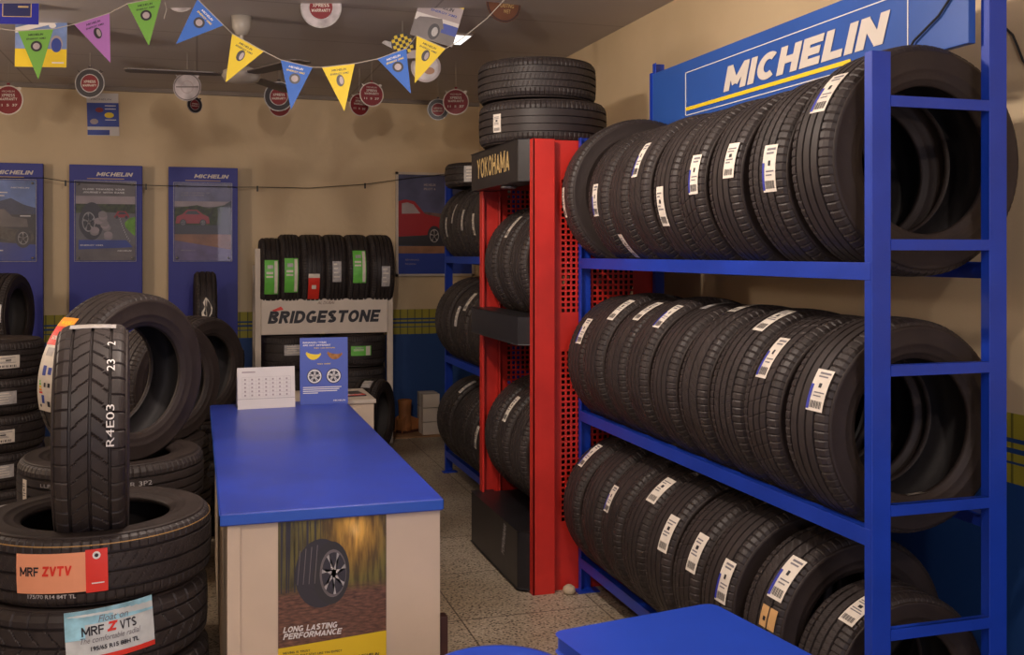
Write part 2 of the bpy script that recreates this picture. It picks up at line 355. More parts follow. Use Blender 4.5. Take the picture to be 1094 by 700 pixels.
# ------------------------------------------------------------------ room
WM = wall_material()
XR, YB, ZC, XL, YF = 2.33, 8.55, 2.79, -2.6, -2.0
def struct(name, m, *b):
    q = MB(); q.box(*b, m); o = q.build(name); return tag(o, kind='structure')
struct('floor', floor_material(), XL-.1, XR+.1, YF, YB+.1, -0.1, 0)
struct('ceiling', ceiling_material(), XL-.1, XR+.1, YF, YB+.1, ZC, ZC+.1)
struct('wall_back', WM, XL, XR, YB, YB+.1, 0, ZC)
struct('wall_right', WM, XR, XR+.1, YF, YB+.1, 0, ZC)
struct('wall_left', WM, XL-.1, XL, YF, YB+.1, 0, ZC)
struct('baseboard_back', mat('skirting_tile', (0.20, 0.16, 0.12), 0.5, noise=0.1), XL, XR, YB-.012, YB, 0, 0.09)
struct('trim_1', mat('ceiling_trim', (0.23, 0.19, 0.16), 0.6), XL, XR, YB-.03, YB, ZC-.03, ZC)

for i, (lc, pw) in enumerate(LAMPS):
    t = thing('pendant_bulb', ['pendant bulb above the blue counter', 'pendant bulb behind and left of the counter', 'pendant bulb near the shop front', 'added pendant bulb hung low beside the left tyre stacks, out of view'][i], 'ceiling light', (lc[0], lc[1], ZC))
    q = MB(); q.lathe([(0, 0), (.05, 0), (.045, -.02), (0, -.022)], 20, WHITEP); q.build('ceiling_rose', t, smooth=True)
    q = MB(); dz = lc[2]+.07-ZC; q.tube([(0, 0, -.02), (0, 0, dz)], .004, WHITEP); q.build('cord', t)
    q = MB(); q.lathe([(0, dz+.01), (.018, dz), (.018, dz-.03), (0, dz-.032)], 16, WHITEP); q.build('lamp_holder', t)

# ------------------------------------------------------------------ tyres
TM = {}
def tire_meshes(R, W, rr, style):
    key = (R, W, rr, style)
    if key in TM: return TM[key]
    tw = W*0.43
    ngr = {0: 4, 1: 3, 2: 4, 3: 3, 4: 4}[style]
    gw, gd = 0.0085, 0.0085
    gr = [(-0.60+1.2*i/(ngr-1))*tw for i in range(ngr)]
    def crown(y): return R-0.004*(abs(y)/tw)**2-0.006*max(0, (abs(y)/tw-0.82)/0.18)**2
    pts = [(-tw-.006, crown(tw)-.010, 's'), (-tw-.002, crown(tw)-.003, 's')]
    last = -tw
    cols = [-tw]
    for g in gr:
        a, b = g-gw/2, g+gw/2
        n = max(2, int((a-last)/(0.005 if style in (1, 3) else 0.012)))
        cols += [last+(a-last)*k/n for k in range(1, n+1)]
        cols += ['G', g]; last = b; cols.append(b)
    n = max(2, int((tw-last)/0.012)); cols += [last+(tw-last)*k/n for k in range(1, n+1)]
    prof = list(pts); k = 0
    rib = 0
    ys = []
    i = 0
    while i < len(cols):
        c = cols[i]
        if c == 'G':
            g = cols[i+1]; prof += [(g-gw*.32, crown(g)-gd, 'g'), (g+gw*.32, crown(g)-gd, 'g')]; rib += 1; i += 2; continue
        prof.append((c, crown(c), rib)); i += 1
    prof += [(tw+.002, crown(tw)-.003, 's'), (tw+.006, crown(tw)-.010, 's')]
    M = 480
    vs = []; fs = []
    nr = ngr
    for i in range(M):
        a = 2*PI*i/M
        for (y, r, tg) in prof:
            dz = 0
            if tg == 's' or tg == 0 or tg == nr:
                if (i+(3 if y > 0 else 0)) % (12 if style == 3 else 6) == 0: dz = 0.0045 if style == 3 else 0.0030
            elif tg != 'g':
                sl = int(round(y*(220 if style in (1, 3) else 90)))
                if style == 1 and (i+sl) % 8 == 0: dz = 0.0014
                elif style == 2 and (i+sl) % 6 == 0: dz = 0.0012
                elif style == 3 and (i+(sl if tg % 2 else -sl)) % 12 == 0: dz = 0.0045
                elif style == 4 and (i-sl) % 12 == 0: dz = 0.0020
            vs.append(((r-dz)*cos(a), y, (r-dz)*sin(a)))
    k = len(prof)
    fs = [(i*k+q, ((i+1) % M)*k+q, ((i+1) % M)*k+q+1, i*k+q+1) for i in range(M) for q in range(k-1)]
    me = bpy.data.meshes.new('tread'); me.from_pydata(vs, [], fs); me.materials.append(TREAD); me.update()
    H = R-rr
    R0 = crown(tw)-.010
    sp = [(R0, tw+.006), (R-H*.13-.004, W*.478), (R-H*.2, W*.49), (R-H*.2-.002, W*.4925), (R-H*.24, W*.4965), (R-H*.25, W*.4945), (R-H*.42, W*.5), (R-H*.58, W*.497),
          (R-H*.60, W*.500), (R-H*.64, W*.496), (R-H*.66, W*.489), (R-H*.80, W*.468), (R-H*.84, W*.470), (R-H*.86, W*.462), (rr+.010, W*.44), (rr+.003, W*.43), (rr, W*.41), (rr, W*.36), (rr+.006, W*.34)]
    sides = []
    for sg in (1, -1):
        q = MB(); q.lathe([(r, sg*y) for r, y in sp], 96, WALLR, axis='y')
        m2 = bpy.data.meshes.new('sidewall'); m2.from_pydata(q.v, [], q.f); m2.materials.append(WALLR); m2.polygons.foreach_set('use_smooth', [True]*len(q.f)); m2.update(); sides.append(m2)
    lp = [(rr+.006, -W*.34), (rr+.02, -W*.40), (R-H*.45, -W*.46), (R-.035, -W*.44), (R-.018, -W*.38), (R-.014, -.02), (R-.014, .02), (R-.018, W*.38), (R-.035, W*.44), (R-H*.45, W*.46), (rr+.02, W*.40), (rr+.006, W*.34)]
    q = MB(); q.lathe(lp, 72, LINER, axis='y')
    m3 = bpy.data.meshes.new('inner_liner'); m3.from_pydata(q.v, [], q.f); m3.materials.append(LINER); m3.polygons.foreach_set('use_smooth', [True]*len(q.f)); m3.update()
    TM[key] = (me, sides, m3)
    return TM[key]

def tire(loc, rot, R, W, rr, style, label, group=None):
    t = thing('tire', label, 'tyre', loc, rot, group)
    me, sides, m3 = tire_meshes(R, W, rr, style)
    for nm, m in (('tread', me), ('sidewall', sides[0]), ('sidewall', sides[1]), ('inner_liner', m3)):
        o = bpy.data.objects.new(nm, m); COL.objects.link(o); o.parent = t
    t['R_'] = R
    del t['R_']
    return t

def surf(R, phi, y0, mode, tilt=0.0):
    """curved surface of a tread; 'up': a runs to the viewer's right along the axle, b runs round the tread"""
    ct, st = cos(tilt), sin(tilt)
    def f(a, b, h=0):
        a, b = a*ct-b*st, a*st+b*ct
        if mode == 'up': y = y0-a; p = phi+b/R
        else: y = y0+b; p = phi+a/R
        rr = R+.0012+h-0.004*min(1, (abs(y)/0.08))**2
        return (-rr*cos(p), y, rr*sin(p))
    return f
rnd = random.Random(3)
def sticker(t, R, phi, y0, wd, ln, kind='barcode', mode='up', tilt=0.0, name='label_sticker'):
    sf = surf(R, phi, y0, mode, tilt); q = MB()
    if mode == 'up' and kind in ('barcode', 'plain') and wd < .06: wd *= 1.22
    a0, a1, b0, b1 = -wd/2, wd/2, -ln/2, ln/2
    P = lambda x0, x1, y0_, y1_, h, m: q.patch(sf, a0+wd*x0, a0+wd*x1, b0+ln*y0_, b0+ln*y1_, h, m, 2 if mode == 'up' else 8, 8 if mode == 'up' else 2)
    base = {'barcode': LBL, 'plain': LBL, 'silver': SILV, 'green': GREEN, 'red': REDL, 'kraft': KRAFT, 'wide': SILV, 'greenwide': GREEN}[kind]
    P(0, 1, 0, 1, 0, base)
    if kind == 'barcode':
        P(0, .17, .04, .62, .0006, INKB)
        P(.25, .9, .88, .93, .0006, INKG); P(.25, .8, .80, .84, .0006, INKG)
        P(.45, .62, .55, .66, .0006, INK); P(.3, .9, .42, .45, .0006, INKG); P(.3, .75, .34, .37, .0006, INKG)
        for k in range(9): P(.22+.078*k, .22+.078*k+.028+.02*(k % 2), .07, .24, .0006, INK)
    elif kind == 'plain':
        for y in (.82, .74, .50, .42): P(.12, .5+.4*rnd.random(), y, y+.035, .0006, INKG)
        P(.35, .6, .58, .68, .0006, INK)
        for k in range(9): P(.12+.085*k, .12+.085*k+.03+.02*(k % 2), .08, .25, .0006, INK)
    elif kind in ('silver', 'wide'):
        for y in (.82, .62, .42, .22): P(.12, .5+.4*rnd.random(), y, y+.07, .0006, LBL)
    elif kind in ('green', 'greenwide'):
        P(.72, .95, .03, .97, .0006, LBL); P(.12, .62, .60, .66, .0006, LBL); P(.12, .62, .5, .55, .0006, LBL); P(.2, .62, .75, .85, .0006, SILV)
    elif kind == 'red':
        P(0, 1, .86, 1, .0006, LBL); P(.3, .7, .45, .6, .0006, LBL)
    elif kind == 'kraft':
        P(.46, .54, 0, 1, .0006, TREAD); P(.2, .35, .3, .5, .0006, INK)
    return q.build(name, t)

ORD = ['first', 'second', 'third', 'fourth', 'fifth', 'sixth', 'seventh', 'eighth', 'ninth', 'tenth', 'eleventh']

# ------------------------------------------------------------------ near blue rack
FX, RX = 1.652, 2.013
BEAMS = [1.475, 0.80, 0.15]
CXR = 1.83
def rack(y0, y1, label, rear_top, sign=False):
    t = thing('tire_rack', label, 'rack', (0, 0, 0))
    pw = 0.028
    def post(x, y, z1, sgn, nm='post'):
        q = MB()   # folded angle upright: one leg across the end, one along the aisle side
        q.box(x-pw, x+pw, y-.003, y+.003, 0, z1, BLUE)
        q.box(x-pw, x-pw+.005, min(y, y+sgn*.028), max(y, y+sgn*.028), 0, z1, BLUE)
        q.build(nm, t, bevel=.0012)
    post(FX, y0, 2.01, 1); post(FX, y1, 2.01, -1); post(RX, y0, rear_top, 1); post(RX, y1, rear_top, -1)
    for z in BEAMS:
        for x, sg in ((FX, 1), (RX, -1)):
            q = MB(); xo = x-pw if x < 1.8 else x+pw-.005
            q.box(xo-.0015, xo+.0045, y0+.003, y1-.003, z-.045, z, BLUE)
            q.box(min(xo, xo+sg*.03), max(xo, xo+sg*.03), y0+.003, y1-.003, z-.004, z, BLUE)
            q.build('shelf_beam', t, bevel=.001)
    for y, sg in ((y0, -1), (y1, 1)):
        for z in (1.885, 1.52, 1.20, 0.845, 0.53, 0.20):
            q = MB(); q.box(FX+pw, RX-pw, y-.004, y+.004, z-.014, z+.014, BLUE)
            q.box(FX+pw, RX-pw, min(y, y-sg*.018), max(y, y-sg*.018), z+.011, z+.014, BLUE); q.build('end_rung', t)
    for x in (FX, RX):
        for y in (y0+.03, y1-.03):
            q = MB(); q.box(x-.05, x+.05, y-.03, y+.03, 0, .006, BLUE); q.build('foot_plate', t)
    return t
R1 = rack(2.2, 4.27, 'tall blue steel tyre rack along the right wall, nearest the camera, three rows of tyres', 2.36)

# rows: (z of beam, list of (y, R, W, yaw, style), stickers per index: (phi deg, y offset, w, len, kind, tilt))
def row(beam, n, yn, yf, R, W, rowname, rackname, st, seed, yaw0=0, Rs=None, rf=0.63):
    rr = random.Random(seed); out = []
    for i in range(n):
        y = yn+(yf-yn)*i/(n-1)-(.045*max(0, i-3)/4 if yaw0 and i < n-1 else 0)
        r = R+rr.uniform(-.008, .006) if not Rs else Rs[i]
        r = round(r*200)/200.0
        yw = rr.uniform(-2, 2)
        if yaw0 and i == n-1: yw = yaw0
        if rowname == 'top' and yn < 3 and i < 2: dxx = (.045, .02)[i]
        else: dxx = 0
        x = CXR-.003+rr.uniform(-.01, .006)+dxx
        dm = min(x-(FX+.0005), RX-.002-x); z = beam+math.sqrt(r*r-dm*dm)+.0035
        if dm < .15: z -= .012
        end = 'next to the near end post' if i == 0 else 'at the far end' if i == n-1 else ORD[i]+' from the near end post'
        if rackname != 'near blue rack': end = 'closest to the red cabinet' if i == 0 else ORD[i]+' from the red cabinet'
        t = tire((x, y, z), (0, 0, rad(yw)), r, W, round(r*rf, 4), (i*2+seed) % 5 if st is None else st[i % len(st)],
                 'black tyre in %s row of %s, %s' % (rowname, rackname, end), 'tyres in the %s row of the %s' % (rowname, rackname))
        out.append((t, r, y, z))
    return out
ROWS = {}
ROWS['top'] = row(BEAMS[0], 9, 2.385, 4.10, .315, .198, 'top', 'near blue rack', (0, 2, 0, 4, 0, 1, 0, 2, 0), 11, yaw0=-9, Rs=(.315, .30, .295, .295, .295, .295, .295, .29, .325))
ROWS['middle'] = row(BEAMS[1], 9, 2.385, 4.12, .292, .205, 'middle', 'near blue rack', (0, 4, 2, 1, 0, 2, 1, 0, 2), 12)
ROWS['bottom'] = row(BEAMS[2], 9, 2.40, 4.12, .305, .20, 'bottom', 'near blue rack', (2, 1, 0, 4, 0, 2, 1, 0, 0), 13, Rs=(.25, .295, .305, .30, .305, .30, .30, .305, .30))
q = MB(); q.add([(-.02, -.088, -.181), (.07, -.088, -.176), (.075, -.05, -.184), (-.015, -.05, -.190)], [(0, 1, 2, 3)], LBL); q.add([(-.02, -.088, -.1815), (.07, -.088, -.1765), (.075, -.05, -.1845), (-.015, -.05, -.1905)], [(3, 2, 1, 0)], LBL); tag(q.build('inner_tag', ROWS['middle'][0][0]), 'white paper tag inside the rim hole')
def stick_row(rn, px, py, ln=.12, wd=.042, kind='barcode', tilt=0.0, only=None):
    """finds the tyre whose tread a sight line meets and glues the sticker there"""
    rowl = ROWS[rn]; o = Vector((0, 0, EYE)); d = (at(px, py, 1.0)-o)
    best = None
    for t, r, y, z in rowl:
        cx = t.location.x
        A = d.x**2+d.z**2; B = 2*(d.x*(o.x-cx)+d.z*(o.z-z)); C = (o.x-cx)**2+(o.z-z)**2-r*r
        D = B*B-4*A*C
        if D < 0: continue
        s = (-B-math.sqrt(D))/(2*A); p = o+d*s
        e = abs(p.y-y)
        if best is None or e < best[0]: best = (e, t, r, p, z, y, cx)
    if not best: return
    e, t, r, p, z, y, cx = best
    phi = math.atan2(p.z-z, cx-p.x); off = max(-.05, min(.05, p.y-y))
    sticker(t, r, phi, off, wd, ln, kind, 'up', tilt)
for a in [(605, 216, .13, .04, 'plain'), (635, 214, .13, .04, 'barcode'), (684, 170, .14, .045, 'barcode'), (706, 221, .14, .045, 'plain'), (671, 264, .12, .04, 'plain'),
          (742, 186, .13, .048, 'barcode'), (780, 171, .11, .048, 'plain'), (819, 180, .135, .05, 'barcode'), (884, 98, .13, .055, 'barcode')]:
    stick_row('top', a[0], a[1], a[2], a[3], a[4])
for a in [(622, 353, .12, .045, 'barcode'), (665, 330, .13, .042, 'plain'), (691, 331, .13, .042, 'plain'), (718, 337, .13, .042, 'barcode'), (766, 325, .12, .045, 'silver'),
          (797, 327, .12, .045, 'plain'), (826, 340, .14, .045, 'plain'), (825, 381, .14, .048, 'barcode'), (890, 420, .115, .055, 'barcode')]:
    stick_row('middle', a[0], a[1], a[2], a[3], a[4])
for a in [(630, 486, .13, .045, 'barcode'), (649, 531, .11, .045, 'barcode'), (705, 523, .12, .055, 'plain'), (716, 572, .13, .05, 'plain'), (746, 592, .13, .05, 'plain'),
          (783, 627, .13, .05, 'barcode'), (848, 622, .14, .055, 'barcode'), (917, 652, .10, .06, 'plain')]:
    stick_row('bottom', a[0], a[1], a[2], a[3], a[4])
stick_row('bottom', 832, 668, .06, .07, 'kraft')

# sign on the rear posts
t = thing('rack_sign', 'long blue sign board with white lettering above the near blue rack', 'sign', (1.955, 0, 0))
q = MB(); q.box(-.004, .02, 2.235, 4.205, 2.055, 2.30, mat('sign_blue', (0.022, 0.085, 0.36), 0.4, noise=0.08, scale=3)); q.build('sign_panel', t, bevel=.002)
sf = flat((-.004, 4.205, 2.055), (0, -1, 0), (0, 0, 1))   # seen from the aisle: right runs towards the camera
q = MB()
for (a0, a1, b0, b1) in ((.33, 1.732, .193, .1965), (.33, 1.732, .015, .0185), (.33, .335, .015, .1965), (1.728, 1.732, 0, .245)):
    q.slab(sf, [(a0, b0), (a1, b0), (a1, b1), (a0, b1)], .0005, .002, WHITE)
q.build('border_line', t)
q = MB(); q.slab(sf, [(.335, .036), (1.465, .036), (1.46, .050), (.335, .050)], .0005, .0022, YEL); tag(q.build('stripe', t), 'yellow stripe under the lettering')
q = MB(); q.text(sf, 'MICHELIN', .655, .066, 1.0, .094, .0028, SIGNW, bold=.055, shear=.22); tag(q.build('lettering', t), 'white slanted capital lettering')
q = MB(); q.box(-.008, .024, 4.20, 4.222, 2.05, 2.305, BLUE); q.build('end_cap', t)

q = MB(); q.tube([(1.948, 2.49, 2.055), (1.944, 2.465, 2.078), (1.942, 2.44, 2.10), (1.943, 2.40, 2.12), (1.944, 2.34, 2.15), (1.945, 2.30, 2.185), (1.946, 2.27, 2.23), (1.955, 2.25, 2.31), (2.1, 2.27, 2.45), (2.325, 2.3, 2.62)], .0035, WIRE)
q.tube([(1.943, 2.46, 2.085), (1.941, 2.435, 2.065)], .003, WIRE)
tag(q.build('cable'), 'thin black cable dangling over the right end of the long blue sign', 'cable')
q = MB(); q.tube([(2.325, 2.56, 2.22), (2.325, 2.51, 2.177), (2.325, 2.48, 2.15), (2.325, 2.46, 2.11), (2.325, 2.44, 2.066), (2.325, 2.38, 2.0), (2.325, 2.2, 1.95)], .0035, WIRE)
tag(q.build('cable'), 'thin black cable on the right wall beside the tall rear post', 'cable')

# ------------------------------------------------------------------ far blue rack
R2 = rack(5.28, 6.85, 'blue steel tyre rack behind the red cabinet, further down the right wall', 2.01)
ROWS['top2'] = row(BEAMS[0], 8, 5.44, 6.68, .265, .17, 'top', 'far blue rack', None, 21, rf=.62)
ROWS['mid2'] = row(BEAMS[1], 7, 5.46, 6.67, .29, .185, 'middle', 'far blue rack', None, 22)
ROWS['bot2'] = row(BEAMS[2], 7, 5.46, 6.67, .295, .185, 'bottom', 'far blue rack', None, 23)
for (rn, px, py, k) in [('top2', 475, 243, 'silver'), ('top2', 484, 228, 'silver'), ('top2', 494, 235, 'silver'), ('top2', 504, 240, 'plain'), ('mid2', 489, 338, 'silver'), ('mid2', 501, 322, 'plain'), ('bot2', 505, 465, 'plain'), ('bot2', 500, 413, 'silver')]:
    stick_row(rn, px, py, .13, .05, k)
t = tire((1.80, 6.42, 1.995), (rad(90), 0, 0), .27, .15, .17, 1, 'small black tyre lying flat on top of the far blue rack, silver label')
sticker(t, .27, rad(58), 0, .14, .10, 'wide', 'around')

# ------------------------------------------------------------------ red cabinet
cab = thing('display_cabinet', 'tall red and black metal tyre cabinet with perforated sides between the blue racks', 'cabinet', (0, 0, 0))
CX0, CX1, CY0, CY1, CH = 1.405, 2.02, 4.288, 5.12, 2.0
def side(y, sgn, nm='side_panel'):
    q = MB(); t0, t1 = (y, y+.004) if sgn > 0 else (y-.004, y)
    q.box(CX0, 1.545, t0, t1, 0.0, CH, RED); q.box(1.90, CX1, t0, t1, 0, CH, RED)
    for z0, z1 in ((0, .30), (1.065, 1.23), (1.83, CH)): q.box(1.545, 1.90, t0, t1, z0, z1, RED)
    for z0, z1 in ((.30, 1.065), (1.23, 1.83)):
        n = int(round((z1-z0)/.0255)); p = (z1-z0)/n
        for k in range(n+1):
            zz = z0+p*k; q.box(1.545, 1.90, t0+.0004, t1-.0004, zz-.0045, zz+.0045, RED)
        for k in range(15): xx = 1.545+k*.02536; q.box(xx-.0045, xx+.0045, t0+.0002, t1-.0002, z0, z1, RED)
    q.build(nm, cab)
    q = MB(); f = .028
    if sgn > 0: y -= .034
    ya, yb = (y-.006, y+.036) if sgn > 0 else (y-.05, y+.006)
    q.box(CX0-.004, CX0+.008, ya, yb, 0, CH, RED); q.box(CX0-.004, CX0+.10, (y-.006) if sgn > 0 else y, y if sgn > 0 else y+.006, 0, CH, RED)
    q.box(CX0+.09, CX0+.10, min(y, y+sgn*.034), max(y, y+sgn*.034), 0, CH, RED)
    q.build('corner_upright', cab, bevel=.003)
side(CY0, 1); side(CY1, -1)
q = MB(); q.box(CX1-.004, CX1, CY0, CY0+.06, 0, CH, RED); q.box(CX1-.004, CX1, CY1-.06, CY1, 0, CH, RED); q.box(CX1-.004, CX1, CY0, CY1, CH-.1, CH, RED); q.box(CX1-.004, CX1, CY0, CY1, 0, .2, RED); q.build('back_frame', cab)
q = MB(); q.box(CX0, CX1, CY0+.001, CY1-.001, CH-.004, CH, RED); q.build('top_panel', cab)
def black_bar(z0, z1, nm, dx=.05, y0=CY0+.0, y1=CY1-.0):
    q = MB(); ch = .035
    pts = [(CX0-dx, y0+ch), (CX0-dx, y1), (CX0+.06, y1), (CX0+.06, y0-.0), (CX0-.004, y0)]
    q.prism(pts, 'z', z0, z1, BLACK); o = q.build(nm, cab, bevel=.005); return o
hd = black_bar(1.815, 2.005, 'header_box')
q = MB(); sf = flat((CX0-.05, CY1-.02, 1.84), (0, -1, 0), (0, 0, 1)); q.text(sf, 'YOKOHAMA', .10, .032, .56, .098, .0012, GOLDT, bold=.03); o = q.build('lettering', hd); tag(o, 'gold lettering')
q = MB(); q.lathe([(0, 0), (.034, 0), (.04, -.008), (.03, -.014), (0, -.012)], 24, ALU, c=(CX0+.0, 4.62, 1.815)); q.build('downlight', hd, smooth=True)
black_bar(1.09, 1.22, 'shelf_bar')
q = MB(); q.box(CX0+.06, CX1-.01, CY0+.04, CY1-.01, 1.10, 1.15, BLACK); q.build('shelf', cab)
bs = black_bar(.012, .27, 'base_box')
q = MB(); q.box(CX0+.06, CX1-.01, CY0+.035, CY1-.035, .015, .268, BLACK); q.build('base_deck', cab)
q = MB(); sf = flat((CX0-.05, 4.53, .10), (0, -.25, 1), (0, 1, .25)); q.text(sf, 'YOKOHAMA', 0, 0, .15, .04, .0012, SILV, bold=.018, shear=.2); q.build('lettering', bs)
for lev, zc in (('upper', 1.15+.296), ('lower', .27+.306)):
    for i, y in enumerate((4.50, 4.72, 4.94)):
        r = .295 if lev == 'upper' else .305
        t = tire((1.405+r-.012, y, zc if lev == 'upper' else .27+r+.003), (0, 0, rad((3, -2, 0)[i])), r, .195, .185, (0, 1, 2)[i],
                 'black tyre on the %s shelf of the red cabinet, %s' % (lev, ('at the near side', 'in the middle', 'at the far side')[i]), 'tyres in the red cabinet')
        if lev == 'upper' and i == 1: sticker(t, r, rad(38), .0, .04, .13, 'plain')
        if lev == 'lower' and i == 1: sticker(t, r, rad(34), .0, .045, .14, 'plain')
        if lev == 'lower' and i == 0: sticker(t, r, rad(58), .0, .04, .10, 'plain')
t = tire((1.615, 4.74, 2.006+.104), (rad(90), 0, 0), .312, .205, .19, 0, 'lower black tyre of the two stacked on top of the red cabinet')
sticker(t, .312, rad(28), -.005, .05, .085, 'plain', 'around')
tire((1.585, 4.74, 2.216+.098), (rad(90), 0, rad(25)), .288, .19, .18, 2, 'upper black tyre of the two stacked on top of the red cabinet')

q = MB(); q.lathe([(0, 0), (.022, .002), (.03, .015), (.026, .03), (.012, .040), (0, .041)], 10, STONE)
o = q.build('stone', smooth=True); o.location = at(608, 633, 4.50); o.location.z = 0; tag(o, 'small pale stone on the floor at the foot of the red cabinet', 'stone')

# ------------------------------------------------------------------ blue counter
X0, X1, Y0, Y1, CT = .06, .69, 2.925, 5.04, .78
ct = thing('counter', 'long service counter with blue top and cream body in the middle of the shop', 'counter', (0, 0, 0))
q = MB(); q.box(X0, X1, Y0, Y1, CT-.035, CT, BLUE2); q.build('countertop', ct, bevel=.004)
q = MB(); e = .0012; q.box(X0-e, X1+e, Y0-e, Y0+.001, CT-.031, CT-.004, mat('blue_edge', (0.016, 0.09, 0.52), .35)); q.box(X1-.001, X1+e, Y0-e, Y1, CT-.031, CT-.004, MATS['blue_edge']); q.box(X0-e, X0+.001, Y0-e, Y1, CT-.031, CT-.004, MATS['blue_edge']); tag(q.build('edge_band', ct), 'brighter blue edge band')
q = MB(); q.box(X0+.02, X1-.005, Y0+.02, Y1-.02, .06, CT-.036, CREAM); q.build('body', ct, bevel=.003)
q = MB(); q.box(X0+.02, X0+.055, Y0+.012, Y0+.0195, .06, CT-.036, CREAM); q.build('edge_strip', ct, bevel=.001)
q = MB(); q.box(X0+.04, X1-.03, Y0+.05, Y1-.05, 0, .06, DWOOD); q.build('plinth', ct)
q = MB(); q.box(X1-.004, X1+.022, Y0+.035, Y0+.075, 0, .42, DWOOD); o = q.build('side_cleat', ct, bevel=.002); tag(o, 'dark wooden batten')
# poster on the counter front
PW, PH = .306, .42
pt = thing('poster', 'tyre poster with forest sunset and yellow foot taped to the counter front', 'poster', (X0+.158, Y0+.0185, CT-.038-PH))
def forest_print():
    m = bpy.data.materials.new('print_forest_road'); m.use_nodes = True; nt = m.node_tree; b = nt.nodes['Principled BSDF']; L = nt.links.new
    tc = nd(nt, 'ShaderNodeTexCoord'); sp = nd(nt, 'ShaderNodeSeparateXYZ'); L(tc.outputs['Object'], sp.inputs[0])
    d = nd(nt, 'ShaderNodeVectorMath', operation='DISTANCE'); mp = nd(nt, 'ShaderNodeMapping'); mp.inputs['Scale'].default_value = (1.0, 0, .75); L(tc.outputs['Object'], mp.inputs['Vector'])
    L(mp.outputs[0], d.inputs[0]); d.inputs[1].default_value = (.215, 0, PH*.91*.75)
    r1 = nd(nt, 'ShaderNodeValToRGB'); cr = r1.color_ramp; cr.elements[0].position = 0; cr.elements[0].color = (.95, .62, .20, 1); cr.elements[1].position = 1; cr.elements[1].color = (.10, .085, .025, 1)
    for p_, c_ in ((.10, (.75, .42, .08, 1)), (.24, (.36, .20, .03, 1)), (.5, (.16, .13, .025, 1))): e = cr.elements.new(p_); e.color = c_
    ml = nd(nt, 'ShaderNodeMath', operation='MULTIPLY'); ml.inputs[1].default_value = 4.6; L(d.outputs['Value'], ml.inputs[0]); L(ml.outputs[0], r1.inputs[0])
    m2 = nd(nt, 'ShaderNodeMapping'); m2.inputs['Scale'].default_value = (70, 1, 9); L(tc.outputs['Object'], m2.inputs['Vector']); n = nd(nt, 'ShaderNodeTexNoise'); n.inputs['Scale'].default_value = 1; n.inputs['Detail'].default_value = 8; L(m2.outputs[0], n.inputs['Vector'])
    r2 = nd(nt, 'ShaderNodeValToRGB'); r2.color_ramp.elements[0].position = .38; r2.color_ramp.elements[0].color = (.25, .22, .2, 1); r2.color_ramp.elements[1].position = .6; r2.color_ramp.elements[1].color = (1.1, 1.1, 1, 1); L(n.outputs[0], r2.inputs[0])
    mu = nd(nt, 'ShaderNodeMixRGB', blend_type='MULTIPLY'); mu.inputs[0].default_value = .85; L(r1.outputs[0], mu.inputs[1]); L(r2.outputs[0], mu.inputs[2])
    m3 = nd(nt, 'ShaderNodeMapping'); m3.inputs['Scale'].default_value = (45, 1, 160); L(tc.outputs['Object'], m3.inputs['Vector']); n3 = nd(nt, 'ShaderNodeTexNoise'); n3.inputs['Scale'].default_value = 1; n3.inputs['Detail'].default_value = 6; L(m3.outputs[0], n3.inputs['Vector'])
    r3 = nd(nt, 'ShaderNodeValToRGB'); r3.color_ramp.elements[0].position = .3; r3.color_ramp.elements[0].color = (.045, .018, .012, 1); r3.color_ramp.elements[1].position = .75; r3.color_ramp.elements[1].color = (.24, .11, .065, 1); L(n3.outputs[0], r3.inputs[0])
    st_ = nd(nt, 'ShaderNodeMapRange'); st_.inputs['From Min'].default_value = PH*.49; st_.inputs['From Max'].default_value = PH*.56; L(sp.outputs['Z'], st_.inputs['Value'])
    mx = nd(nt, 'ShaderNodeMixRGB'); L(st_.outputs[0], mx.inputs[0]); L(r3.outputs[0], mx.inputs[1]); L(mu.outputs[0], mx.inputs[2]); L(mx.outputs[0], b.inputs['Base Color']); b.inputs['Roughness'].default_value = .4
    return m
q = MB(); sf = flat((0, 0, 0), (1, 0, 0), (0, 0, 1)); q.slab(sf, [(0, 0), (PW, 0), (PW, PH), (0, PH)], 0, .0012, forest_print())
rr_ = random.Random(5)
for k in range(10):
    x = PW*(.02+.040*k+rr_.uniform(-.01, .01)); wd = rr_.uniform(.0012, .004)
    q.poly(sf, [(x, PH*.52), (x+wd, PH*.52), (x+wd*.8+rr_.uniform(-.006, .006), PH*.995), (x, PH*.995)], .0024, P_DARK)
q.poly(sf, [(0, 0), (PW, 0), (PW, PH*.20), (0, PH*.155)], .0024, mat('poster_yellow', (0.72, 0.50, 0.01), .5))
q.build('sheet', pt)
q = MB()
q.disc(sf, .118, PH*.635, .072, .098, .0028, P_DARK)
q.disc(sf, .148, PH*.632, .052, .090, .0032, mat('print_tyre_wall', (.03, .028, .03), .5)); q.disc(sf, .153, PH*.628, .038, .068, .0036, P_GREY)
q.disc(sf, .155, PH*.628, .034, .060, .004, P_DARK)
for k in range(7):
    a = 2*PI*k/7+.3; q.poly(sf, [(.155+.005*cos(a+1.5), PH*.628+.01*sin(a+1.5)), (.155+.034*cos(a-.1), PH*.628+.060*sin(a-.1)), (.155+.034*cos(a+.12), PH*.628+.060*sin(a+.12)), (.155-.005*cos(a+1.5), PH*.628-.01*sin(a+1.5))], .0044, SILV)
for k in range(4): q.poly(sf, [(.052+.016*k, PH*.57), (.054+.016*k, PH*.57), (.062+.016*k, PH*.80+.004*k), (.060+.016*k, PH*.80+.004*k)], .0042, P_GREY)
q.build('tyre_picture', pt)
q = MB()
q.text(sf, 'LONG LASTING', .013, PH*.258, .152, .0165, .004, WHITE, bold=.03, shear=.25)
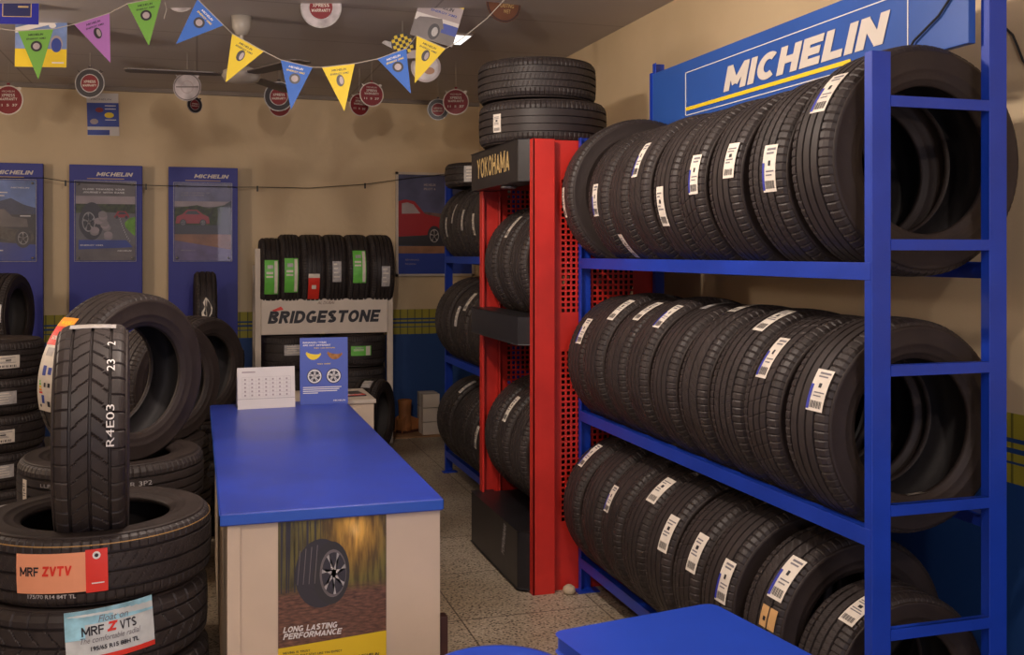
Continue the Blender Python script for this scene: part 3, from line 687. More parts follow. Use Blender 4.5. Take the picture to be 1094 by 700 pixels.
q.text(sf, 'PERFORMANCE', .013, PH*.212, .166, .0165, .004, WHITE, bold=.03, shear=.25)
q.build('slogan_lettering', pt); q = MB()
q.text(sf, 'MOVING IS TRUST', .013, PH*.115, .075, .006, .004, INK, bold=.02); q.text(sf, 'THE TYRES THAT STAY LIKE YOU EXPECT', .013, PH*.09, .165, .006, .004, INK, bold=.02); q.text(sf, 'Michelin Performance', .013, PH*.06, .11, .0065, .004, INK, bold=.02, shear=.2)
q.build('foot_lettering', pt); q = MB(); q.text(sf, 'MICHELIN', .225, PH*.035, .06, .009, .004, INK, bold=.02, shear=.2)
q.build('small_lettering', pt)

# items on the counter
cal = thing('desk_calendar', 'white desk calendar standing at the back of the blue counter', 'calendar', (at(283, 430, 4.86).x, 4.86, CT), (0, 0, rad(2)))
q = MB(); sf = flat((-.13, 0, 0), (1, 0, 0), (0, .12, 1)); q.slab(sf, [(0, 0), (.26, 0), (.26, .19), (0, .19)], 0, .0015, PAPER)
for k in range(6): q.poly(sf, [(.02, .145-.018*k), (.24, .145-.018*k), (.24, .1458-.018*k), (.02, .1455-.018*k)], .002, P_PALE)
for k in range(8): q.poly(sf, [(.02+.0314*k, .055), (.0206+.0314*k, .055), (.0206+.0314*k, .145), (.02+.0314*k, .145)], .002, P_PALE)
q.poly(sf, [(0, .045), (.26, .045), (.26, .0465), (0, .0465)], .002, INKG)
for j in range(5):
    for k in range(7): q.poly(sf, [(.03+.0314*k, .13-.018*j), (.038+.0314*k, .13-.018*j), (.038+.0314*k, .138-.018*j), (.03+.0314*k, .138-.018*j)], .002, P_PALE)
q.poly(sf, [(.02, .165), (.08, .165), (.08, .172), (.02, .172)], .002, P_PALE)
q.build('page', cal)
q = MB(); sf2 = flat((.13, .10, 0), (-1, 0, 0), (0, -.30, 1)); q.slab(sf2, [(0, 0), (.26, 0), (.26, .188), (0, .188)], 0, .0015, PAPER); q.build('back_board', cal)
q = MB()
for k in range(24): q.lathe([(.0045, -.0006), (.0052, 0), (.0045, .0006)], 10, INK, c=(-.12+.0104*k, .034, .187), axis='x', close=True)
q.build('wire_binding', cal)
cd = thing('counter_card', 'blue counter card with bananas and wheels printed, beside the calendar', 'card', (at(345, 428, 4.92).x, 4.92, CT), (0, 0, rad(-3)))
cw, chh = .225, .315
q = MB(); sf = flat((-cw/2, 0, 0), (1, 0, 0), (0, .08, 1)); q.slab(sf, [(0, 0), (cw, 0), (cw, chh), (0, chh)], 0, .002, mat('card_blue', (0.06, 0.10, 0.42), .45)); q.build('card', cd)
q = MB(); q.poly(sf, [(.09, .004), (.14, .004), (.14, .25), (.09, .25)], -.01, INK); q.slab(flat((-.03, .03, 0), (1, 0, 0), (0, 0.9, 1)), [(0, 0), (.06, 0), (.06, .001), (0, .001)], 0, .001, INK)
q.slab(flat((-.03, .085, 0), (1, 0, 0), (0, -.28, 1)), [(0, 0), (.06, 0), (.06, .22), (0, .22)], 0, .002, INK); q.build('easel_back', cd)
q = MB()
for j, (ln, wdt) in enumerate((('BANANAS / TYRES', .11), ('ARE NOT DIFFERENT', .13))): q.text(sf, ln, .014, .288-.013*j, wdt, .008, .003, WHITE, bold=.02)
q.build('headline', cd); q = MB()
q.text(sf, 'THEY CAN MATURE', .065, .263, .10, .005, .003, YEL, bold=.02); q.build('caption', cd); q = MB(); q.text(sf, 'THEY DONT', .08, .187, .065, .006, .003, YEL, bold=.02)
q.build('caption', cd); q = MB()
for j in range(4): q.poly(sf, [(.014, .078-.009*j), (.014+(.18, .17, .16, .07)[j], .078-.009*j), (.014+(.18, .17, .16, .07)[j], .082-.009*j), (.014, .082-.009*j)], .003, WHITE)
q.build('caption', cd); q = MB()
q.text(sf, 'MICHELIN', .155, .012, .058, .007, .003, WHITE, bold=.02, shear=.2)
q.build('lettering', cd)
for cx, m in ((.065, YEL), (.165, BROWNB)):
    q = MB(); up = []; lo = []
    for k in range(13):
        s = k/12.0; a = rad(200+130*s); th = .018*sin(PI*min(1, s*1.05+.02))+.003
        up.append((cx+.036*cos(a), .258+.034*sin(a)+th*.6)); lo.append((cx+.040*cos(a), .254+.036*sin(a)-th*.4))
    q.poly(sf, up+lo[::-1], .003, m); q.build('banana_picture', cd)
for cx in (.068, .158):
    q = MB(); q.disc(sf, cx, .132, .036, .036, .0028, P_DARK); q.ring(sf, cx, .132, .026, .032, .0034, WHITE)
    q.disc(sf, cx, .132, .007, .007, .0034, WHITE)
    for k in range(5):
        a = 2*PI*k/5+.3
        for da in (-.16, .16):
            q.poly(sf, [(cx+.005*cos(a+1.4), .132+.005*sin(a+1.4)), (cx+.028*cos(a+da-.09), .132+.028*sin(a+da-.09)), (cx+.028*cos(a+da+.09), .132+.028*sin(a+da+.09)), (cx-.005*cos(a+1.4), .132-.005*sin(a+1.4))], .0036, WHITE)
    q.build('wheel_picture', cd)

# small white cabinet behind the counter
wc = thing('side_cabinet', 'small cream cabinet behind the far end of the blue counter', 'cabinet', (0, 0, 0))
q = MB(); q.box(.48, .90, 5.42, 5.86, .0, .70, CREAM); q.build('body', wc, bevel=.004)
q = MB(); q.box(.47, .91, 5.41, 5.87, .70, .722, WHITEP); q.build('top', wc, bevel=.004)
q = MB(); q.box(.50, .83, 5.414, 5.42, .05, .68, CREAM); d_ = q.build('door', wc, bevel=.002)
q = MB(); q.tube([(.80, 5.405, .40), (.80, 5.395, .42), (.80, 5.395, .50), (.80, 5.405, .52)], .004, ALU); q.build('handle', d_)
br = thing('brochure', 'dark brochure with red strip lying on the small cream cabinet', 'brochure', (.75, 5.62, .7225), (0, 0, rad(6)))
q = MB(); q.box(-.12, .12, -.09, .09, 0, .006, P_DARK); q.build('cover', br)
q = MB(); q.box(-.115, .115, -.085, -.04, .0062, .0075, REDL); q.text(flat((-.1, -.08, .008), (1, 0, 0), (0, 1, 0)), 'TYRES', 0, 0, .2, .03, 0, WHITE, bold=.02); q.build('red_strip', br)

# foreground blue table and stool
tb = thing('side_table', 'small bright blue plastic table at the bottom edge in front of the near rack', 'table', (0, 0, 0))
zt = .60; s_ = (EYE-zt)/.78
A = at(592, 676, (EYE-zt)*F/(676-HOR)); B = at(760, 645, (EYE-zt)*F/(645-HOR)); C = at(865, 700, (EYE-zt)*F/(700-HOR))
ab = (B-A); bc = (C-B).normalized()*.46
pts = [(A.x, A.y), (B.x, B.y), ((B+bc).x, (B+bc).y), ((A+bc).x, (A+bc).y)]
def rounded(ps, rd=.03, n=5):
    out = []
    for i, p in enumerate(ps):
        P0 = Vector(p); a = (Vector(ps[i-1])-P0).normalized(); b = (Vector(ps[(i+1) % len(ps)])-P0).normalized()
        s0, s1 = P0+a*rd, P0+b*rd
        for k in range(n+1):
            t_ = k/n; q_ = s0*(1-t_)**2+P0*2*t_*(1-t_)+s1*t_*t_; out.append((q_.x, q_.y))
    return out
cen = (sum(p[0] for p in pts)/4, sum(p[1] for p in pts)/4)
q = MB(); q.prism(rounded(pts), 'z', zt-.04, zt, PLASTB); q.build('tabletop', tb, bevel=.006)
q = MB(); q.prism([(cen[0]+(p[0]-cen[0])*.80, cen[1]+(p[1]-cen[1])*.80) for p in pts], 'z', zt-.075, zt-.04, PLASTB); q.build('apron', tb, bevel=.006)
for p in pts:
    q = MB(); x = cen[0]+(p[0]-cen[0])*.78; y = cen[1]+(p[1]-cen[1])*.78; x2 = cen[0]+(p[0]-cen[0])*.84; y2 = cen[1]+(p[1]-cen[1])*.84
    vs = [(x+dx*.022, y+dy*.022, zt-.075) for dx, dy in ((-1, -1), (1, -1), (1, 1), (-1, 1))]+[(x2+dx*.014, y2+dy*.014, 0) for dx, dy in ((-1, -1), (1, -1), (1, 1), (-1, 1))]
    q.add(vs, [(0, 1, 2, 3), (7, 6, 5, 4), (0, 4, 5, 1), (1, 5, 6, 2), (2, 6, 7, 3), (3, 7, 4, 0)], PLASTB); q.build('leg', tb, bevel=.003)
zs = .45
sc = at(533, 688, (EYE-zs)*F/(688-HOR)); R_s = .185
sd = Vector((-sin(YAW), -cos(YAW), 0))
sx, sy = sc.x+sd.x*R_s, sc.y+sd.y*R_s
st = thing('stool', 'round blue plastic stool at the bottom edge beside the counter', 'stool', (sx, sy, 0))
q = MB(); q.lathe([(0, zs-.012), (.11, zs-.012), (.145, zs-.008), (.17, zs), (.182, zs-.002), (R_s, zs-.012), (R_s, zs-.04), (.178, zs-.045), (.17, zs-.02), (0, zs-.022)], 64, PLASTB); q.build('seat', st, smooth=True)
q = MB(); q.lathe([(0.0, zs-.0118), (.09, zs-.0118), (.11, zs-.0115)], 48, mat('blue_plastic_pale', (.10, .17, .68), .35)); q.build('seat_inlay', st)
for k in range(4):
    a = PI/4+PI/2*k; q = MB()
    vs = [(.125*cos(a)+dx*.025, .125*sin(a)+dy*.025, zs-.025) for dx, dy in ((-1, -1), (1, -1), (1, 1), (-1, 1))]+[(.165*cos(a)+dx*.016, .165*sin(a)+dy*.016, 0) for dx, dy in ((-1, -1), (1, -1), (1, 1), (-1, 1))]
    q.add(vs, [(0, 1, 2, 3), (7, 6, 5, 4), (0, 4, 5, 1), (1, 5, 6, 2), (2, 6, 7, 3), (3, 7, 4, 0)], PLASTB); q.build('leg', st, bevel=.003)

# ------------------------------------------------------------------ front tyre stack
def stack(cx, cy, zs_, R, W, rr, style, labels, group, yaws=None, jit=.006, seed=1):
    rj = random.Random(seed); out = []; z = 0.003
    for i, lb in enumerate(labels):
        t = tire((cx+rj.uniform(-jit, jit), cy+rj.uniform(-jit, jit), z+W/2), (rad(90), 0, 0), R, W, rr, style[i % len(style)], lb, group); z += W+.002
        out.append(t)
    return out, z
LAB = ['bottom tyre of the front left stack, under the one with a sky blue label', 'third tyre down in the front left stack', 'second tyre down in the front left stack, with a sky blue label', 'top tyre of the front left stack, with a peach and red label']
FS, ztop = stack(-.282, 3.19, 0, .318, .187, .20, (3, 3, 3, 1), ['black '+l for l in LAB], 'front left tyre stack', seed=4)
# printed labels
def P(q, sf, w_, h_, x0, x1, y0, y1, h, m): q.patch(sf, -w_/2+w_*x0, -w_/2+w_*x1, -h_/2+h_*y0, -h_/2+h_*y1, h, m, 12, 3)
t = FS[3]; w_, h_ = .235, .112
sf = surf(.318, rad(90)-.20, .004, 'around', tilt=.02); q = MB()
P(q, sf, w_, h_, 0, .77, .04, .96, 0, ORANGE); P(q, sf, w_, h_, .77, 1, .0, 1, 0, REDL)
q.text(sf, 'MRF', -w_/2+.012, -.006, .052, .024, .0012, INK, bold=.02); q.text(sf, 'ZVTV', -w_/2+.073, -.006, .075, .026, .0012, REDL, bold=.045, shear=.1)
q.disc(sf, w_*.385, h_*.36, .010, .010, .0012, WHITE, 16); q.disc(sf, w_*.385, h_*.36, .005, .005, .0018, INK, 10)
q.patch(sf, w_*.33, w_*.46, -h_*.30, -h_*.27, .0012, WHITE, 2, 1)
o = q.build('label_sticker', t); tag(o, 'peach and red paper label')
q = MB(); sf2 = surf(.318, rad(90)-.20, .006, 'around'); q.text(sf2, '175/70 R14 84T TL', -.085, -.068, .125, .011, .0005, SILV, bold=.02); q.build('size_marking', t)
q = MB(); q.lathe([(.3135, .0705), (.3150, .0705), (.3145, .073)], 96, mat('dashed_line', (.42, .24, .08), .6), axis='y'); o = q.build('tread_line', t); tag(o, 'thin yellow line')
t = FS[2]; w_, h_ = .225, .135
sf = surf(.318, rad(90)+.23, .030, 'around', tilt=.06); q = MB()
P(q, sf, w_, h_, 0, 1, 0, 1, 0, mat('label_sky_white', (.62, .66, .66), .45, noise=.2, scale=16)); P(q, sf, w_, h_, 0, 1, .72, 1, .0006, SKYL); P(q, sf, w_, h_, .0, .22, .45, .8, .0007, SKYL); P(q, sf, w_, h_, 0, 1, 0, .10, .0008, REDL)
q.text(sf, 'Float on', -.03, .032, .075, .017, .0016, INKG, shear=.3); q.text(sf, 'MRF', -.072, .001, .055, .024, .0016, INK, bold=.02); q.text(sf, 'Z', -.010, .003, .027, .025, .0016, REDL, bold=.05, shear=.2); q.text(sf, 'VTS', .022, .001, .042, .024, .0016, INK, bold=.02)
q.text(sf, 'The comfortable radial', -.076, -.018, .15, .015, .0016, INKG, shear=.3); q.text(sf, '195/65 R15 88H TL', -.052, -.040, .12, .012, .0016, INK, bold=.03)
o = q.build('label_sticker', t); tag(o, 'sky blue and white paper label with red foot')

# narrow tyre standing in the stack
rN = .305
t = tire((-.280, 3.13, ztop-.072+rN), (0, 0, rad(90+3)), rN, .188, .19, 3, 'upright tyre standing in the top of the front left stack, white digits on its tread')
q = MB()
sfv = surf(rN, 0, 0, 'up')
for s, b0, ln in (('R4E03', .008, .108), ('23', .212, .038), ('2', .305, .018)):
    base = rN*rad(0)
    vf = lambda a, b, h=0, b0=b0: surf(rN, 0, 0, 'up')(.060-b, b0+a, h)
    q.text(vf, s, 0, 0, ln, .020, .001, WHITE, bold=.0)
o = q.build('chalk_marking', t); tag(o, 'white stamped characters')
sticker(t, rN, rad(82), .0, .12, .05, 'silver')
q = MB(); sf = surf(rN, rad(55), .0925, 'up')
# ------------------------------------------------------------------ second stack with the large leaning tyre
S2, z2 = stack(-.305, 4.10, 0, .325, .188, .205, (2, 0, 1, 0), ['black bottom tyre of the stack behind the front left stack', 'black tyre second from the floor in the stack behind the front left stack', 'black third tyre up in the stack behind the front left stack', 'black top tyre of the stack carrying the large upright tyre'], 'second tyre stack', seed=9)
sf = surf(.325, rad(90)+.20, .02, 'around'); q = MB(); q.text(sf, 'FR 3P2', 0, 0, .09, .016, .0005, SILV); q.text(sf, 'LLFJ', -.30, .0, .05, .016, .0005, SILV); q.build('chalk_marking', S2[3])
sticker(S2[3], .325, rad(32), -.01, .03, .10, 'plain', 'around')
bt = tire((-.262, 4.13, z2-.055+.322), (rad(4), 0, rad(46)), .322, .20, .20, 0, 'large upright tyre leaning on the left stack, with a long orange and white paper label')
q = MB(); sf = surf(.322, rad(8), .035, 'up', 0)
q.patch(sf, -.042, .036, -.14, .10, 0, LBL, 3, 12); q.patch(sf, -.044, .038, .10, .215, .0003, REDL, 3, 8); q.patch(sf, -.044, .038, .175, .216, .0007, mat('label_orange', (.85, .33, .02), .4), 3, 4)
q.text(sf, 'WANLI', -.03, .183, .06, .018, .0014, YEL, bold=.03); q.text(sf, '50% OFF', -.03, .12, .06, .016, .0014, LBL, bold=.02)
q.patch(sf, -.025, .01, .06, .09, .0006, SILV, 2, 2); q.patch(sf, -.02, -.002, -.01, .025, .0006, P_BLUE, 1, 2); q.patch(sf, .008, .026, -.005, .02, .0006, P_BLUE, 1, 2)
for k, m in enumerate((GREEN, GREEN, YEL, mat('label_orange', (.85, .33, .02), .4), REDL)): q.patch(sf, -.03, -.024+.003*k, -.035-.010*k, -.028-.010*k, .0006, m, 1, 1)
q.patch(sf, -.006, .004, -.05, -.035, .0006, INK, 1, 1); q.patch(sf, .014, .026, -.05, -.035, .0006, INK, 1, 1); q.patch(sf, -.018, -.004, -.11, -.08, .0006, P_BLUE, 1, 1); q.patch(sf, .010, .024, -.12, -.10, .0006, INK, 1, 1); q.patch(sf, -.03, -.022, -.125, -.115, .0006, INK, 1, 1)
o = q.build('label_sticker', bt); tag(o, 'long white paper label with orange and red head')

S3, z3 = stack(-.235, 5.20, 0, .30, .205, .19, (1, 0, 2), ['black bottom tyre of the third stack, left of the counter', 'black middle tyre of the third stack, left of the counter', 'black top tyre of the third stack, left of the counter'], 'third tyre stack', seed=12)
tire((-.15, 5.19, z3-.03+.288), (rad(2), 0, rad(45)), .288, .20, .185, 2, 'upright tyre directly behind the large labelled upright tyre')
S4, z4 = stack(-.03, 5.86, 0, .29, .20, .18, (0, 2, 1), ['black bottom tyre of the fourth stack, behind the counter end', 'black middle tyre of the fourth stack, behind the counter end', 'black top tyre of the fourth stack, behind the counter end'], 'fourth tyre stack', seed=14)
tire((.0, 5.84, z4-.03+.288), (rad(2), 0, rad(48)), .288, .20, .185, 0, 'rearmost of the three upright tyres in a line, left of the calendar')

# far left stack
S5, z5 = stack(-1.158, 6.42, 0, .31, .20, .19, (0, 2, 1), ['black bottom tyre of the far left stack', 'black tyre second from the floor in the far left stack', 'black middle tyre of the far left stack', 'black tyre second from the top of the far left stack', 'black top tyre of the far left stack'], 'far left tyre stack', jit=.012, seed=15)
for t in S5: sticker(t, .31, rad(90)+.55+rnd.uniform(-.08, .04), rnd.uniform(-.01, .01), .12, .07, 'silver' if rnd.random() < .5 else 'plain', 'around')
S6, z6 = stack(-1.27, 7.70, 0, .27, .20, .17, (0, 2, 1), ['black bottom tyre of the stack hidden behind the far left stack', 'black tyre second from the floor of the stack behind the far left stack', 'black third tyre up of the stack behind the far left stack', 'black top tyre of the stack behind the far left stack'], 'hidden left tyre stack', seed=16)
t = tire((-1.25, 7.70, z6-.02+.285), (0, 0, rad(78)), .285, .20, .18, 0, 'upright tyre at the left edge above the far left stack, with a white sticker')
sticker(t, .285, rad(5), -.045, .07, .12, 'silver')
# stack behind, with a narrow upright tyre in front of the third board
S7, z7 = stack(.06, 7.95, 0, .28, .195, .18, (0, 2, 1), ['black bottom tyre of the stack in front of the third display board', 'black tyre second from the floor in front of the third display board', 'black third tyre up in front of the third display board', 'black top tyre of the stack in front of the third display board'], 'board tyre stack', seed=17)
t = tire((.056, 7.95, z7-.01+.29), (0, 0, rad(92)), .29, .155, .19, 1, 'narrow upright tyre standing before the third blue display board, torn white sticker')
q = MB(); sf = surf(.29, rad(8), 0, 'up'); q.poly(sf, [(-.03, -.10), (.005, -.095), (.035, -.05), (.04, -.01), (.012, .05), (-.005, .07), (-.025, .03), (-.012, 0), (-.035, -.04)], .001, LBL); q.build('label_sticker', t)

# ------------------------------------------------------------------ tall blue display boards on the back wall
WB = {}
def board(x0, x1, label, art):
    t = thing('display_board', label, 'display board', (x0, 8.40, 0))
    W_ = x1-x0
    q = MB(); q.box(0, W_, 0, .05, .04, 2.17, BLUEB); q.build('panel', t, bevel=.003)
    q = MB(); q.box(.05, .10, .0, .13, 0, .04, BLUEB); q.box(W_-.10, W_-.05, 0, .13, 0, .04, BLUEB); q.box(.05, W_-.05, .05, .13, 1.9, 1.94, BLUEB); q.build('stand', t)
    q = MB(); sf = flat((0, 0, 0), (1, 0, 0), (0, 0, 1))
    q.text(sf, 'MICHELIN', .19, 2.085, .265, .030, .001, SIGNW, bold=.04, shear=.25); q.build('lettering', t)
    q = MB(); q.patch(sf, .125, .39, 2.062, 2.068, .001, mat('tan_line', (.45, .30, .15), .5)); q.build('underline', t)
    pw_, ph_ = .425, .60; px, pz = .045, 1.44
    g = flat((px, -.006, pz), (1, 0, 0), (0, 0, 1))
    q = MB(); q.slab(g, [(0, 0), (pw_, 0), (pw_, ph_), (0, ph_)], -.004, 0, P_GREY); art(q, g, pw_, ph_); pr = q.build('print', t)
    q = MB(); e = .008
    q.slab(g, [(-e, -e), (pw_+e, -e), (pw_+e, ph_+e), (-e, ph_+e)], .012, .016, acrylic()); q.build('acrylic_cover', t)
    for a, b in ((.02, .02), (pw_-.02, .02), (.02, ph_-.02), (pw_-.02, ph_-.02)):
        q = MB(); q.lathe([(0, -.027), (.008, -.026), (.009, -.020), (.009, .004)], 12, ALU, c=(px+a, 0, pz+b), axis='y'); q.build('standoff', t, smooth=True)
    fr = MB()
    for (a0, a1, b0, b1) in ((-e, pw_+e, -e, -e+.003), (-e, pw_+e, ph_+e-.003, ph_+e), (-e, -e+.003, -e, ph_+e), (pw_+e-.003, pw_+e, -e, ph_+e)): fr.slab(g, [(a0, b0), (a1, b0), (a1, b1), (a0, b1)], .0115, .0165, SILV)
    fr.build('cover_edge', t)
    return t
def wheel(q, sf, cx, cy, r, q_=1.0, h=.003, spokes=True):
    q.disc(sf, cx, cy, r*q_, r, h, P_DARK); q.ring(sf, cx, cy, r*.58, r*.66, h+.0005, SILV, q=q_)
    for k in range(5):
        a = 2*PI*k/5+.4; q.poly(sf, [(cx+.08*r*q_*cos(a+1.5), cy+.08*r*sin(a+1.5)), (cx+.6*r*q_*cos(a-.14), cy+.6*r*sin(a-.14)), (cx+.6*r*q_*cos(a+.14), cy+.6*r*sin(a+.14)), (cx-.08*r*q_*cos(a+1.5), cy-.08*r*sin(a+1.5))], h+.0005, SILV)
def art_suv(q, g, w_, h_):
    q.poly(g, [(0, h_*.6), (w_, h_*.6), (w_, h_), (0, h_)], .001, SKYB)
    q.poly(g, [(0, h_*.55), (0, h_*.75), (w_*.35, h_*.72), (w_*.6, h_*.78), (w_*.8, h_*.70), (w_, h_*.66), (w_, h_*.5)], .0015, P_MTN)
    q.poly(g, [(0, 0), (w_, 0), (w_, h_*.2), (0, h_*.3)], .0015, P_BLUE); q.poly(g, [(0, h_*.25), (w_, h_*.2), (w_, h_*.58), (0, h_*.56)], .0018, P_DARK)
    q.poly(g, [(w_*.1, h_*.52), (w_*.2, h_*.64), (w_*.5, h_*.64), (w_*.62, h_*.55), (w_*.86, h_*.52), (w_*.88, h_*.42), (w_*.1, h_*.42)], .0022, P_GREY)
    q.poly(g, [(w_*.1, h_*.48), (w_*.6, h_*.40), (w_*.95, h_*.36), (w_*.98, h_*.28), (w_*.85, h_*.18), (w_*.55, h_*.25), (w_*.1, h_*.36)], .0026, mat('print_tread', (.10, .09, .08), .5, noise=.5, scale=40))
    wheel(q, g, w_*.80, h_*.28, h_*.12, .75, .003); wheel(q, g, w_*.3, h_*.43, h_*.07, .8, .003)
    q.text(g, 'MICHELIN', w_*.6, h_*.90, w_*.3, h_*.018, .003, WHITE, bold=.03, shear=.2); q.patch(g, w_*.75, w_*.92, h_*.55, h_*.565, .003, WHITE)
    q.patch(g, w_*.2, w_*.5, h_*.8, h_*.815, .003, WHITE); q.patch(g, w_*.2, w_*.55, h_*.84, h_*.855, .003, WHITE); q.patch(g, w_*.3, w_*.48, h_*.12, h_*.135, .003, WHITE)
def art_road(q, g, w_, h_):
    q.poly(g, [(0, h_*.72), (w_, h_*.72), (w_, h_), (0, h_)], .001, P_GREY); q.patch(g, 0, w_, h_*.72, h_*.82, .0012, P_PALE)
    q.poly(g, [(0, h_*.28), (w_, h_*.2), (w_, h_*.72), (0, h_*.72)], .0014, P_ROAD)
    q.poly(g, [(0, h_*.60), (w_*.35, h_*.62), (w_, h_*.60), (w_, h_*.72), (0, h_*.72)], .0018, P_TREE)
    q.poly(g, [(w_*.98, h_*.32), (w_, h_*.32), (w_, h_*.56), (w_*.9, h_*.54), (w_*.82, h_*.48), (w_*.84, h_*.42)], .0022, mat('print_bush', (.16, .38, .02), .5, noise=.3, scale=30))
    for k in range(14):
        s = k/13.0; x = w_*(.62+.10*sin(s*2.2)+.28*(1-s)**2); y = h_*(.24+.36*s); q.poly(g, [(x, y), (x+.003, y), (x+.003+.004, y+h_*.02), (x+.004, y+h_*.02)], .0022, WHITE)
    q.poly(g, [(w_*.64, h_*.56), (w_*.67, h_*.585), (w_*.70, h_*.63), (w_*.84, h_*.63), (w_*.89, h_*.585), (w_*.90, h_*.55), (w_*.64, h_*.55)], .0026, P_RED); q.poly(g, [(w_*.71, h_*.59), (w_*.73, h_*.62), (w_*.82, h_*.62), (w_*.85, h_*.59)], .003, P_DARK)
    q.disc(g, w_*.69, h_*.553, .011, .012, .003, P_DARK, 14); q.disc(g, w_*.85, h_*.553, .011, .012, .003, P_DARK, 14)
    q.disc(g, w_*.27, h_*.50, w_*.20, h_*.24, .0026, P_DARK); wheel(q, g, w_*.22, h_*.49, h_*.19, .62, .0032)
    rp = random.Random(2)
    for k in range(11): q.disc(g, w_*(.34+rp.uniform(-.04, .22)), h_*(.30+.032*k*.9), w_*.075, h_*.042, .004+.0003*k, P_PALE if k % 2 else mat('print_stone', (.28, .25, .25), .5), 14)
    q.poly(g, [(w_*.05, h_*.14), (w_*.96, h_*.17), (w_*.85, h_*.26), (w_*.05, h_*.26)], .0045, P_BLUE); q.patch(g, 0, w_, 0, h_*.10, .0024, P_GREY)
    q.text(g, 'CLOSE TOWARDS YOUR', w_*.12, h_*.895, w_*.70, h_*.022, .003, WHITE, bold=.03); q.text(g, 'JOURNEY WITH EASE', w_*.12, h_*.855, w_*.70, h_*.022, .003, WHITE, bold=.03)
    q.text(g, 'MICHELIN', w_*.70, h_*.115, w_*.24, h_*.018, .005, WHITE, bold=.03, shear=.2); q.text(g, 'ENERGY XM2', w_*.08, h_*.185, w_*.38, h_*.018, .005, WHITE, bold=.03)
def art_red(q, g, w_, h_):
    q.patch(g, 0, w_, h_*.75, h_, .001, mat('print_dusk', (.20, .20, .32), .45, noise=.3, scale=7)); q.patch(g, 0, w_, h_*.70, h_*.77, .0013, P_PALE)
    q.poly(g, [(0, h_*.46), (w_, h_*.46), (w_, h_*.74), (w_*.85, h_*.72), (w_*.6, h_*.68), (w_*.4, h_*.72), (0, h_*.68)], .0016, P_TREE); q.patch(g, 0, w_, 0, h_*.48, .0014, P_SAND); q.patch(g, 0, w_, h_*.34, h_*.46, .0017, P_DARK)
    q.poly(g, [(w_*.02, h_*.48), (w_*.04, h_*.57), (w_*.14, h_*.60), (w_*.22, h_*.66), (w_*.40, h_*.66), (w_*.50, h_*.60), (w_*.60, h_*.57), (w_*.62, h_*.48)], .0022, P_RED)
    q.poly(g, [(w_*.18, h_*.60), (w_*.24, h_*.645), (w_*.38, h_*.645), (w_*.45, h_*.60)], .0026, P_DARK); wheel(q, g, w_*.15, h_*.49, h_*.045, .9, .003); wheel(q, g, w_*.5, h_*.49, h_*.045, .9, .003)
    q.poly(g, [(w_*.80, h_*.40), (w_*.83, h_*.62), (w_*.90, h_*.74), (w_, h_*.78), (w_, h_*.35)], .003, P_DARK)
    q.poly(g, [(0, h_*.0), (w_, 0), (w_, h_*.14), (0, h_*.26)], .0022, mat('print_mauve', (.16, .12, .26), .45, noise=.3, scale=9))
    q.text(g, 'TAKE CONTROL OF', w_*.12, h_*.87, w_*.5, h_*.018, .003, P_PALE); q.text(g, 'EVERY CORNER', w_*.12, h_*.84, w_*.4, h_*.018, .003, P_PALE); q.text(g, 'PRIMACY', w_*.12, h_*.12, w_*.25, h_*.018, .003, P_PALE)
board(-1.627, -1.107, 'tall blue display board at the left edge with a mountain car poster', art_suv)
board(-.925, -.404, 'tall blue display board in the middle, poster of a winding road', art_road)
board(-.2125, .309, 'tall blue display board on the right, poster with red car and light glare', art_red)

# car poster on the back wall right
t = thing('framed_poster', 'large framed poster of a red car on the back wall beside the far rack', 'poster', (1.60, YB-.025, 1.30))
W_, H_ = .68, .88
sf = flat((0, 0, 0), (1, 0, 0), (0, 0, 1))
q = MB(); q.slab(sf, [(.02, .02), (W_-.02, .02), (W_-.02, H_-.02), (.02, H_-.02)], -.006, 0, P_MTN)
q.patch(sf, .02, W_-.02, H_*.60, H_-.02, .001, mat('print_evening', (.07, .075, .16), .45, noise=.35, scale=5))
q.poly(sf, [(.02, H_*.45), (.25, H_*.62), (.45, H_*.60), (W_-.02, H_*.66), (W_-.02, H_*.4), (.02, H_*.4)], .0014, mat('print_rock', (.13, .07, .06), .5, noise=.4, scale=20))
q.poly(sf, [(.02, H_*.36), (.02, H_*.72), (.08, H_*.74), (.16, H_*.72), (.25, H_*.60), (.38, H_*.57), (.48, H_*.50), (.50, H_*.36), (.3, H_*.30)], .002, P_RED)
q.poly(sf, [(.05, H_*.60), (.05, H_*.70), (.10, H_*.71), (.15, H_*.69), (.21, H_*.605)], .0024, P_PALE); q.poly(sf, [(.02, H_*.30), (.02, H_*.38), (.30, H_*.40), (.5, H_*.40), (.5, H_*.28)], .0022, P_DARK)
wheel(q, sf, .33, H_*.39, .085, .7, .003); q.patch(sf, .02, W_-.02, H_*.20, H_*.29, .0024, P_SAND); q.patch(sf, .02, W_-.02, .02, H_*.22, .003, mat('poster_blue', (.012, .045, .34), .45))
q.text(sf, 'MICHELIN', .24, H_*.87, .10, .02, .004, P_PALE, bold=.03); q.text(sf, 'PILOT 4', .24, H_*.83, .10, .02, .004, P_PALE, bold=.03); q.text(sf, 'PERFORMANCE', .08, H_*.15, .12, .014, .004, P_PALE); q.text(sf, 'PASSION', .08, H_*.11, .09, .014, .004, P_PALE)
q.build('print', t)
q = MB()
for b in ((0, W_, -.008, .02, 0, .02), (0, W_, -.008, .02, H_-.02, H_), (0, .02, -.008, .02, .0, H_), (W_-.02, W_, -.008, .02, 0, H_)): q.box(*b, WHITEP)
q.build('frame', t)

